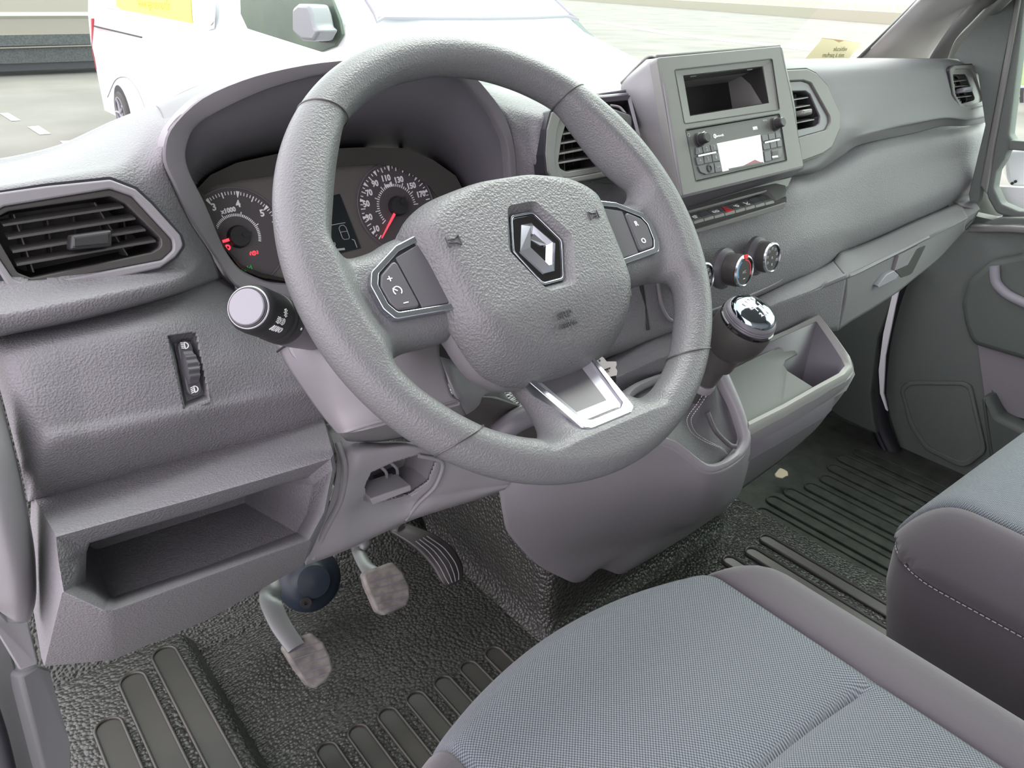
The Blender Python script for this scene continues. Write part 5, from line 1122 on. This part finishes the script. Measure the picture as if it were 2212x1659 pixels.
# ================================================================ CAB SHELL, out of view: added to block sky light and darken the interior
lin = mat('pale_headliner', (.42,.42,.41), .9)
cei = box('ceiling', *B(-.55, 1.36, -1.15, -.02, .68, .72), lin); tag(cei, kind='structure')
bw = box('wall_back', *B(-.55, 1.36, -1.17, -1.13, -.78, .70), mat('bulkhead_grey', (.5,.5,.5), .8)); tag(bw, kind='structure')
rwx = box('wall_right', *B(1.30, 1.36, -1.15, -.75, -.78, .70), lin); tag(rwx, kind='structure')
# ================================================================ LEFT PILLAR TRIMS
slab('pillar_lower', [(-30,1290,.20),(18,1345,.20),(62,1347,.20),(84,1436,.18),(42,1450,.18),(-30,1330,.20)], Vector((0,.03,0)), M['smooth'], None, bevel=.002).name = 'trim_1'
T1 = bpy.data.objects['trim_1']; tag(T1, kind='structure')
t2 = patch('trim_2', [
 [(-90,800,.13),(-40,830,.12),(0,860,.125),(20,930,.14)],
 [(-90,950,.10),(-30,960,.085),(25,980,.095),(48,1040,.13)],
 [(-80,1100,.09),(-5,1100,.072),(50,1110,.085),(74,1180,.125)],
 [(-60,1220,.09),(20,1225,.072),(62,1235,.082),(79,1265,.12)],
 [(-20,1300,.10),(32,1300,.082),(62,1300,.09),(76,1305,.12)],
 [(5,1325,.12),(34,1345,.11),(55,1345,.11),(66,1338,.12)]], M['smooth'], None, n=7); tag(t2, kind='structure')
t3 = slab('trim_3', [(42,1460,.19),(88,1440,.19),(108,1444,.2),(147,1604,.17),(158,1700,.16),(110,1720,.15)], Vector((-.02,.03,0)), mat('sill_grey', (.11,.112,.118), .6), None, bevel=.003); tag(t3, kind='structure')
t4 = slab('trim_4', [(-120,1250,.22),(0,1342,.21),(12,1345,.21),(42,1460,.2),(110,1720,.16),(-60,1720,.16)], Vector((-.02,.03,0)), M['steel'], None, bevel=.003); tag(t4, kind='structure')
t5 = tube('trim_5', [(-30,1500,.16),(0,1590,.155),(22,1680,.15),(40,1760,.145)], .006, M['seal'], None); tag(t5, kind='structure')
# ================================================================ RIGHT SIDE: KICK PANEL, DOOR, PILLAR
def xp(L, X): return [at(a, b, X=X) for a, b in L]
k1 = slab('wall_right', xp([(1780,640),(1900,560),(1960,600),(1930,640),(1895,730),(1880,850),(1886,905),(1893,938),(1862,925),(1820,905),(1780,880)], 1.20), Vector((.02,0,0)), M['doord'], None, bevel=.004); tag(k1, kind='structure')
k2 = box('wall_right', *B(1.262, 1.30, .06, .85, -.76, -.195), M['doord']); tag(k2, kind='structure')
door = thing('door_1', 'x', 'door', V(1.26,-.3,-.3)); del door['label']; del door['category']; tag(door, kind='structure')
seal = tube('door_seal', xp([(1962,560),(1928,640),(1903,740),(1893,850),(1905,930),(1945,1010)], 1.235), .020, M['seal'], door, seg=14)
tube('door_seal', xp([(1930,620),(1893,760),(1882,850),(1893,930),(1915,980)], 1.215), .006, M['seal'], door, seg=8)
slab('painted_edge', xp([(1936,600),(1948,600),(1934,660),(1912,770),(1908,850),(1917,888),(1913,884),(1901,850),(1898,800),(1908,720)], 1.20), Vector((.004,0,0)), M['body'], door)
DP = [(1945,605),(2000,560),(2040,520),(2104,487),(2160,470),(2330,470),(2330,1240),(2060,1120),(1985,1060),(1948,985),(1920,900),(1910,850),(1916,770)]
slab('door_panel', xp(DP, 1.255), Vector((.03,0,0)), M['doorg'], door, bevel=.004)
slab('door_top_rail', [at(2092,490,X=1.24),at(2104,478,X=1.27),at(2155,466,X=1.30),at(2330,452,X=1.32),at(2330,500,X=1.24),at(2180,490,X=1.24)], Vector((0,0,-.012)), M['bezel'], door, bevel=.004)
plate('rail_slot', Frame(at(2190,474,X=1.27), Vector((0,-1,0)), Vector((.3,0,1))), [[(-.02,-.004),(.09,-.004),(.09,.004),(-.02,.004)]], 0, .002, M['black'], door)
# speaker cover
SPK = [(1945,835),(1967,821),(2085,823),(2101,832),(2134,975),(2086,1012),(2002,971),(1967,919)]
DF = Frame(at(2030,900,X=1.2545), Vector((0,-1,0)), Vector((0,0,1)))
spk = plate('speaker_cover', DF, [rnd(DF.loop(SPK), .03)], -.004, .003, M['doorg'], door, bev=.002)
plate('speaker_cover_lip', DF, [rnd(DF.loop(SPK), .03), [(x*.965, y*.965) for x, y in rnd(DF.loop([(1951,841),(1970,828),(2083,829),(2096,837),(2126,970),(2084,1002),(2006,964),(1973,915)]), .03)]], 0, .007, M['doorg'], door, bev=.003)
# armrest pocket and handle
PK = [(2330,520),(2156,556),(2105,600),(2091,648),(2098,692),(2114,736),(2330,800)]
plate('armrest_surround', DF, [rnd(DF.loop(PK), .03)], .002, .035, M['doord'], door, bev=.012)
tube('grab_handle', xp([(2148,575),(2152,610),(2175,635),(2215,655),(2330,700)], 1.212), .009, M['cap'], door, seg=10)
slab('door_pocket_panel', xp([(2110,742),(2330,806),(2330,930),(2180,900),(2145,850),(2150,960),(2138,960)], 1.245), Vector((.01,0,0)), M['smooth'], door, bevel=.003)
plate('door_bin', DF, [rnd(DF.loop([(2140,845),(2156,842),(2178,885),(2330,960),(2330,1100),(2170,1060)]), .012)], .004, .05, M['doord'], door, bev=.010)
# window frame of the door
def xq(L, X): return [at(a, b, X=X) for a, b in L]
def ringq(name, o_, i_, X, m, parent, dx=.03):
    F = Frame(at(2180,300,X=X), Vector((0,-1,0)), Vector((0,0,1)))
    return plate(name, F, [rnd(F.loop(o_), .02), rnd(F.loop(i_), .015), rnd(F.loop([(2176,322),(2390,338),(2390,466),(2200,456),(2162,440),(2146,405),(2152,370),(2168,345)]), .015)], -dx, 0, m, parent, bev=.004)
ringq('window_frame', [(2188,-60),(2170,130),(2134,350),(2126,400),(2134,430),(2152,462),(2200,474),(2420,474),(2420,-60)], [(2218,-40),(2206,70),(2180,285),(2180,292),(2189,305),(2390,322),(2390,-40)], 1.27, M['doorg'], door)
slab('window_bar', xq([(2181,303),(2395,318),(2395,338),(2178,324)], 1.262), Vector((.02,0,0)), M['doorg'], door, bevel=.002)
slab('door_frame_strip', xq([(2198,-40),(2210,-40),(2190,80),(2150,300),(2130,420),(2116,400),(2134,310),(2172,110)], 1.262), Vector((.02,0,0)), M['bezel'], door, bevel=.003)
slab('sail_panel', xq([(2180,-30),(2204,-30),(2170,120),(2134,310),(2114,430),(2100,470),(2092,420),(2128,270),(2112,160),(2060,122),(2085,82),(2136,30)], 1.266), Vector((.02,0,0)), M['doorg'], door, bevel=.002)
wd = bpy.data.objects.new('window_1', None)
glassm = bpy.data.materials.new('window_glass'); glassm.use_nodes = True; _n = glassm.node_tree; _n.nodes.remove(_n.nodes['Principled BSDF'])
_t = _n.nodes.new('ShaderNodeBsdfTransparent'); _t.inputs[0].default_value = (.96,.985,.97,1); _g = _n.nodes.new('ShaderNodeBsdfGlossy'); _g.inputs['Roughness'].default_value = .03
_m = _n.nodes.new('ShaderNodeMixShader'); _m.inputs[0].default_value = .025; _n.links.new(_t.outputs[0], _m.inputs[1]); _n.links.new(_g.outputs[0], _m.inputs[2]); _n.links.new(_m.outputs[0], _n.nodes['Material Output'].inputs['Surface'])
win = slab('window_1', xq([(2225,-40),(2206,80),(2182,290),(2190,303),(2390,320),(2390,-40)], 1.285), Vector((.002,0,0)), glassm, None); tag(win, kind='structure')
# dash corner post and A pillar
cp = tube('trim_6', [(2108,385,.235),(2112,412,.22),(2124,436,.205),(2146,458,.19),(2170,470,.18)], [.022,.024,.022,.018,.012], M['bezel'], None, seg=16, flat=1.0); tag(cp, kind='structure')
pil = patch('trim_7', [
 [(2110,-80,.02),(2160,-80,.02),(2210,-80,.03),(2250,-80,.05)],
 [(1988,0,.24),(2030,0,.20),(2075,0,.20),(2112,0,.22)],
 [(1930,57,.36),(1975,57,.32),(2020,57,.31),(2058,50,.33)],
 [(1868,116,.48),(1910,118,.43),(1960,120,.41),(2012,118,.42)],
 [(1850,135,.54),(1890,140,.50),(1940,145,.48),(2000,145,.48)]], M['pillar'], None, n=7, solid=.01); tag(pil, kind='structure')
sl = tube('trim_8', [(2200,-80,.11),(2124,2,.28),(2072,55,.38),(2040,100,.45),(2030,140,.49)], .034, M['seal'], None, seg=12); tag(sl, kind='structure')
s2 = tube('trim_9', [(2230,-70,.05),(2164,0,.18),(2110,55,.26),(2075,90,.32),(2055,135,.36)], [.013,.013,.012,.011,.010], M['bezel'], None, seg=12); tag(s2, kind='structure')
s3 = tube('trim_10', [(1995,-10,.25),(1930,54,.37),(1864,118,.49),(1840,140,.56)], .0045, M['seal'], None, seg=8); tag(s3, kind='structure')
# windscreen with its sticker
sA, sB, sC_ = V(-.62,.60,-.28), V(1.28,.70,.0), V(1.2,.12,.62); sD = V(-.5,.08,.62)
ws_ = mk('window_2', [sA, V(.4,.80,.0), sB, sC_, V(.4,.20,.62), sD], [(0,1,4,5),(1,2,3,4)], glassm, None, smooth=False, solid=.003); tag(ws_, kind='structure')
st_ = thing('windscreen_sticker', 'worn yellowish parking sticker with reversed lettering in the windscreen corner', 'sticker', A((1800,110,.60)))
SFm = Frame(A((1740,122,.60)), A((1838,122,.555))-A((1740,122,.60)), A((1776,82,.585))-A((1740,122,.60)))
plate('sticker_sheet', SFm, [SFm.loop([(1736,130),(1776,83),(1800,86),(1812,92),(1824,88),(1861,93),(1826,136)])], 0, .0004, mat('faded_sticker', (.60,.58,.36), .7, emit=(.6,.58,.34), es=0), st_)
slab('sticker_glue_remnant', [SFm.w(*SFm.px(*p), -.0006) for p in [(1768,95),(1776,82),(1815,86),(1861,93),(1850,98),(1830,93),(1815,98),(1800,90),(1785,92),(1772,100)]], SFm.n*-.0002, mat('brown_glue', (.36,.28,.14), .8), st_)
for s_, px_, py_ in (('véhicule', 1815, 106), ('mis à parfum', 1800, 119)):
    p = SFm.px(px_, py_); text('sticker_print', SFm, p[0], p[1], .0006, .014, s_, M['greyprint'] if 0 else mat('sticker_ink', (.16,.16,.08), .7), st_, mirror=True, sx=.8)
# ================================================================ OUTSIDE
asph = mat('pale_asphalt', (.10,.095,.086), .9, var=(.6, (.14,.131,.119)))
g = mk('ground', [(-60,-30,0),(160,-30,0),(160,160,0),(-60,160,0)], [(0,1,2,3)], asph, None, smooth=False); tag(g, kind='structure')
wp_ = mat('road_paint', (.42,.42,.41), .8)
def gp(px, py, dz=.004): return at(px, py, Z=-1.45)+Vector((0,0,dz))
for k, L in enumerate(([(0,246),(18,245),(45,261),(25,262)], [(60,275),(84,273),(110,290),(86,292)], [(130,306),(152,305),(172,320),(150,322)])):
    o = slab('bay_marking', [gp(*p) for p in L], Vector((0,0,.003)), wp_, None)
    tag(o, ['short white parking bay dash farthest from the dashboard', 'short white parking bay dash between its two neighbours', 'short white parking bay dash nearest the dashboard edge'][k], 'road marking', 'bay marking dashes')
o = slab('road_line', [gp(1290,44),(gp(1450,70)),gp(1780,108),gp(1900,122),gp(1900,128),gp(1780,114),gp(1450,76),gp(1290,49)], Vector((0,0,.003)), wp_, None)
tag(o, 'long white line painted across the road beyond the windscreen', 'road marking')
cb = mat('kerb_stone', (.27,.28,.21), .9)
ka, kb_ = at(1200,-2,Z=-1.45), at(2100,66,Z=-1.45)
kd = (kb_-ka); up = Vector((0,0,.62)); nrm = Vector((-kd.y, kd.x, 0)).normalized()
if nrm.x < 0: nrm = -nrm
ke = slab('kerb', [ka, kb_, kb_+up, ka+up], nrm*.6, cb, None); tag(ke, 'low stone kerb along the far side of the road', 'kerb')
gr = slab('grass_verge', [ka+up+nrm*.5, kb_+up+nrm*.5, kb_+up+nrm*2.2+Vector((0,0,.3)), ka+up+nrm*2.2+Vector((0,0,.3))], Vector((0,0,-.3)), mat('dry_grass', (.22,.25,.08), .95, var=(6,(.33,.33,.16))), None); tag(gr, 'strip of yellow green grass on top of the far kerb', 'grass', kind='stuff')
fr_ = slab('ground', [ka+up+nrm*2.2, kb_+up+nrm*2.2, kb_+up+nrm*40, ka+up+nrm*40], Vector((0,0,-.2)), asph, None); tag(fr_, kind='structure')
# white van parked nose towards us
XS = 1.91
van = thing('white_van', 'white panel van parked beside the bay with a yellow sign in its side window', 'van', Vector((2.8, 6.5, 0)))
def vs_(y, z, x=XS): return V(x, y, z)
prof = [(9.95,-1.20),(9.99,-.9),(9.93,-.35),(9.75,.25),(9.5,.62),(5.4,.66),(4.9,.60),(3.80,.02),(3.2,-.22),(2.9,-.36),(2.78,-.62),(2.75,-1.2)]
# body as a shell: cross sections along its length
secs = []
def section(y, zr, inset): # belt at z -.1, roof zr
    b = [(0,-1.22),(-.0,-.95),(.0,-.5),(.03,-.22),(.08,.02),(.20,.35),(.30,.6)]
    L = []
    for dx, z in b:
        z2 = min(z, zr-(.05 if z > -.3 else 0)); L.append(V(XS+inset+dx*(1 if zr > .3 else .5), y, z2))
    L.append(V(XS+inset+.55, y, zr)); L.append(V(XS+1.8-inset-.55, y, zr))
    for dx, z in reversed(b):
        z2 = min(z, zr-(.05 if z > -.3 else 0)); L.append(V(XS+1.8-inset-dx*(1 if zr > .3 else .5), y, z2))
    return L
S = [section(9.98,.50,.06), section(9.85,.62,.0), section(8,.66,0), section(6,.66,0), section(4.9,.60,0), section(4.35,.32,0), section(3.80,-.05,0), section(3.2,-.20,.03), section(2.9,-.32,.10), section(2.76,-.50,.22)]
loft('van_body', S, M['body'], van, cap=(True, True), ang=35)
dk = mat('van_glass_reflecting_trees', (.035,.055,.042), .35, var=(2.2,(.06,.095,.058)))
pale = mat('van_pale_windscreen', (.60,.66,.68), .08, coat=.8)
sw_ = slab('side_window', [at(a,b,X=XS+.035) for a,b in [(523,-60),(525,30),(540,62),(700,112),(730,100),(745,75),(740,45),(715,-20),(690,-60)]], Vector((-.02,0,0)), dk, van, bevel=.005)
mh = slab('door_mirror', [at(a,b,X=XS-.16) for a,b in [(630,18),(642,8),(665,10),(672,30),(678,58),(688,66),(676,90),(650,88),(630,68)]], Vector((.14,.02,0)), mat('mirror_shell', (.16,.17,.18), .35), van, bevel=.02)
slab('mirror_foot', [at(a,b,X=XS-.04) for a,b in [(672,62),(695,60),(706,80),(690,92),(672,84)]], Vector((.06,0,0)), M['black'], van, bevel=.01)
sheet = slab('load_window', [at(a,b,X=XS+.03) for a,b in [(212,-60),(222,15),(450,66),(464,62),(466,30),(468,-60)]], Vector((-.012,0,0)), M['body'], van, bevel=.006)
slab('yellow_sign', [at(a,b,X=XS+.015) for a,b in [(250,-60),(253,14),(262,20),(416,50),(408,-60)]], Vector((-.008,0,0)), mat('yellow_sign_paint', (.95,.74,.12), .6), van)
ysf = Frame(at(330,8,X=XS+.005), Vector((0,-1,0)), Vector((0,0,1)))
text('sign_print', ysf, 0, 0, .004, .11, 'www.agencement.fr', mat('sign_ink', (.62,.45,.10), .6), van, ext=.001)
slab('window_poster', [at(a,b,X=XS+.012) for a,b in [(418,-60),(420,40),(455,55),(463,45),(464,-60)]], Vector((-.006,0,0)), mat('pale_poster', (.62,.62,.66), .5, var=(7,(.78,.76,.74))), van)
pxr = [(205,55),(307,79),(307,82),(205,58)]
slab('door_rail', [at(a,b,X=XS+.004) for a,b in pxr], Vector((-.012,0,0)), M['seal'], van)
for (a, b) in ((428,112),(505,128)):
    slab('door_handle', [at(a,b-3,X=XS-.0),at(a+34,b+5,X=XS-.0),at(a+34,b+12,X=XS-.0),at(a,b+5,X=XS-.0)], Vector((-.03,0,0)), M['body'], van, bevel=.008)
tube('panel_joint', [at(a,b,X=XS-.002) for a,b in [(232,210),(250,172),(275,168),(300,200),(330,280)]], .004, M['cap'], van, seg=6)
slab('rear_lamp', [at(a,b,X=XS+.0) for a,b in [(196,40),(198,40),(200,100),(209,150),(207,150),(198,105)]], Vector((.03,.02,0)), mat('tail_lamp_red', (.6,.05,.07), .3, coat=.5), van)
hubp = at(267,245,X=XS)
lathe('wheel_arch', hubp+Vector((.02,0,0)), Vector((-1,0,0)), [(.285,0),(.285,.024)], M['seal'], van, seg=48)
tyre = lathe('tyre', hubp+Vector((.17,0,-.02)), Vector((-1,0,0)), [(.15,0),(.23,0),(.25,.03),(.25,.16),(.23,.197),(.17,.20),(.16,.19)], mat('grey_tyre', (.06,.056,.052), .8), van, seg=48)
rim = lathe('wheel_rim', hubp, Vector((-1,0,0)), [(.17,-.02),(.17,.034),(.16,.034),(.15,.0),(.07,.012),(.03,.03),(0,.03)], M['cap'], van, seg=48)
for k in range(5):
    a = k*2*math.pi/5; c = hubp+Vector((-.022,math.cos(a)*.10,math.sin(a)*.10))
    tube('rim_spoke', [hubp+Vector((-.03,0,0)), c, hubp+Vector((-.03,math.cos(a)*.158,math.sin(a)*.158))], .015, M['cap'], rim, seg=8, n=2)
for yy in (3.7,):
    for nm_, pr in (('tyre', [(.22,0),(.35,0),(.37,.03),(.37,.19),(.35,.232),(.25,.236),(.24,.22)]),):
        lathe(nm_, V(XS+.2,yy,-1.08), Vector((-1,0,0)), pr, M['seal'], van, seg=40)
def wsr(y, x): return V(x, y, 0)
W1 = [V(XS+.17,3.86,.0),V(XS+1.63,3.86,.0),V(XS+1.50,4.86,.60),V(XS+.30,4.86,.60)]
def wz(y): return (-.045+(y-3.80)/(4.9-3.80)*.65)
slab('windscreen', [V(XS+.16,3.83,wz(3.83)+.03),V(XS+1.64,3.83,wz(3.83)+.03),V(XS+1.52,4.80,wz(4.80)+.03),V(XS+.30,4.80,wz(4.80)+.03)], Vector((0,-.01,.01)), pale, van)
tube('windscreen_seal', [V(XS+.30,4.80,wz(4.80)+.045),V(XS+.16,3.83,wz(3.83)+.045),V(XS+.20,3.80,.0),V(XS+.9,3.76,-.008),V(XS+1.60,3.80,.0),V(XS+1.64,3.83,wz(3.83)+.045),V(XS+1.52,4.80,wz(4.80)+.045)], .012, M['cap'], van, seg=6, n=2)
slab('windscreen_corner', [at(a,b,Y=3.9) for a,b in [(1236,40),(1246,42),(1268,66),(1283,78),(1281,85),(1262,85)]], Vector((0,.02,0)), mat('dark_corner_glass', (.20,.24,.24), .3), van)
tube('wiper_blade', [at(1120,80,Y=3.72),at(1150,78,Y=3.72),at(1200,80,Y=3.7)], .014, M['cap'], van, seg=6, n=2)
slab('windscreen_paper', [V(XS+.75,4.25,wz(4.25)+.05),V(XS+.95,4.25,wz(4.25)+.05),V(XS+1.0,4.7,wz(4.7)+.05),V(XS+.72,4.7,wz(4.7)+.05)], Vector((0,0,.004)), mat('tan_paper', (.62,.50,.36), .7), van)
# dark vehicle parked beyond
pk = thing('brown_pickup', 'taupe and black vehicle parked sideways far behind the white van', 'vehicle', at(60, 160, Z=-1.45))
YP = 16.3
tau = mat('taupe_paint', (.17,.155,.13), .4); tau2 = mat('taupe_ridge', (.25,.25,.22), .4); blk = mat('black_cladding', (.030,.036,.040), .7, var=(40,(.06,.065,.065)))
xl, xr = at(-700,120,Y=YP).x, at(470,120,Y=YP).x
def zz(py): return at(100, py, Y=YP).z-GZ
prof = [(YP+.0,zz(135)),(YP-.02,zz(100)),(YP-.06,zz(97)),(YP-.06,zz(74)),(YP-.02,zz(71)),(YP+.0,zz(40)),(YP-.03,zz(34)),(YP+.02,zz(26)),(YP+.12,zz(-20)),(YP+.3,zz(-80))]
def strip(nm, i0, i1, m):
    vs = []; 
    for y, z in prof[i0:i1+1]: vs += [V(xl, y, z), V(xr, y, z)]
    n = i1-i0; return mk(nm, vs, [(2*i, 2*i+1, 2*i+3, 2*i+2) for i in range(n)], m, pk, smooth=False, solid=.05)
strip('body_side', 3, 9, tau); strip('body_crease', 5, 7, tau2).location = (0,-.004,0)
strip('black_sill', 1, 3, blk); strip('underside_shade', 0, 1, blk)  # lowest strip is black for the shaded underside
slab('bumper_trim', [V(xl,YP-.07,zz(102)),V(xr,YP-.07,zz(97)),V(xr,YP-.07,zz(99.5)),V(xl,YP-.07,zz(105))], Vector((0,.03,0)), tau, pk)
slab('underside_shadow', [V(xl,YP+.05,zz(106)),V(xr,YP+.05,zz(100)),V(xr,YP+.05,zz(148)),V(xl,YP+.05,zz(155))], Vector((0,1.2,0)), M['seal'], pk)  # black slab stands in for the shadow under the vehicle
for xw in (xl+1.2, xr-1.0): lathe('wheel', V(xw,YP+.05,-1.45+.33), Vector((0,-1,0)), [(.2,-.1),(.33,-.1),(.35,.0),(.33,.10),(.22,.11),(.1,.09),(0,.09)], M['seal'], pk, seg=32)
# mirror of our own van and things seen through the passenger window
mi = thing('passenger_door_mirror', 'white outside mirror housing seen through the passenger window corner', 'mirror', at(2200,360,X=1.5))
slab('mirror_housing', [at(a,b,X=1.42) for a,b in [(2176,326),(2330,318),(2330,404),(2188,404),(2178,395),(2171,350)]], Vector((.10,.05,0)), M['body'], mi, bevel=.008)
slab('van_flank', [at(a,b,X=1.36) for a,b in [(2139,402),(2330,412),(2330,470),(2200,458),(2165,445),(2150,428)]], Vector((.02,.0,0)), M['body'], mi)
for xx, yy in ((2194,392),(2187,396)): lathe('mirror_screw', at(xx,yy,X=1.415), Vector((-1,0,0)), [(.003,0),(.003,.002),(0,.002)], M['black'], mi, seg=12)
fence = thing('garden_fence', 'pale railing with a dark post seen through the passenger window', 'fence', at(2205,200,X=14))
slab('rail', [at(a,b,X=14) for a,b in [(2170,185),(2330,187),(2330,195),(2170,193)]], Vector((.1,0,0)), mat('blue_rail', (.35,.45,.6), .5), fence)
slab('post', [at(a,b,X=13.9) for a,b in [(2203,190),(2211,190),(2211,222),(2203,222)]], Vector((.2,0,0)), M['black'], fence)
hedge = slab('hedge', [at(a,b,X=16) for a,b in [(2150,60),(2330,60),(2330,205),(2150,212)]], Vector((1.5,0,0)), mat('hedge_green', (.22,.32,.12), .9, var=(3,(.40,.48,.25))), None); tag(hedge, 'green hedge far beyond the passenger window', 'hedge', kind='stuff')
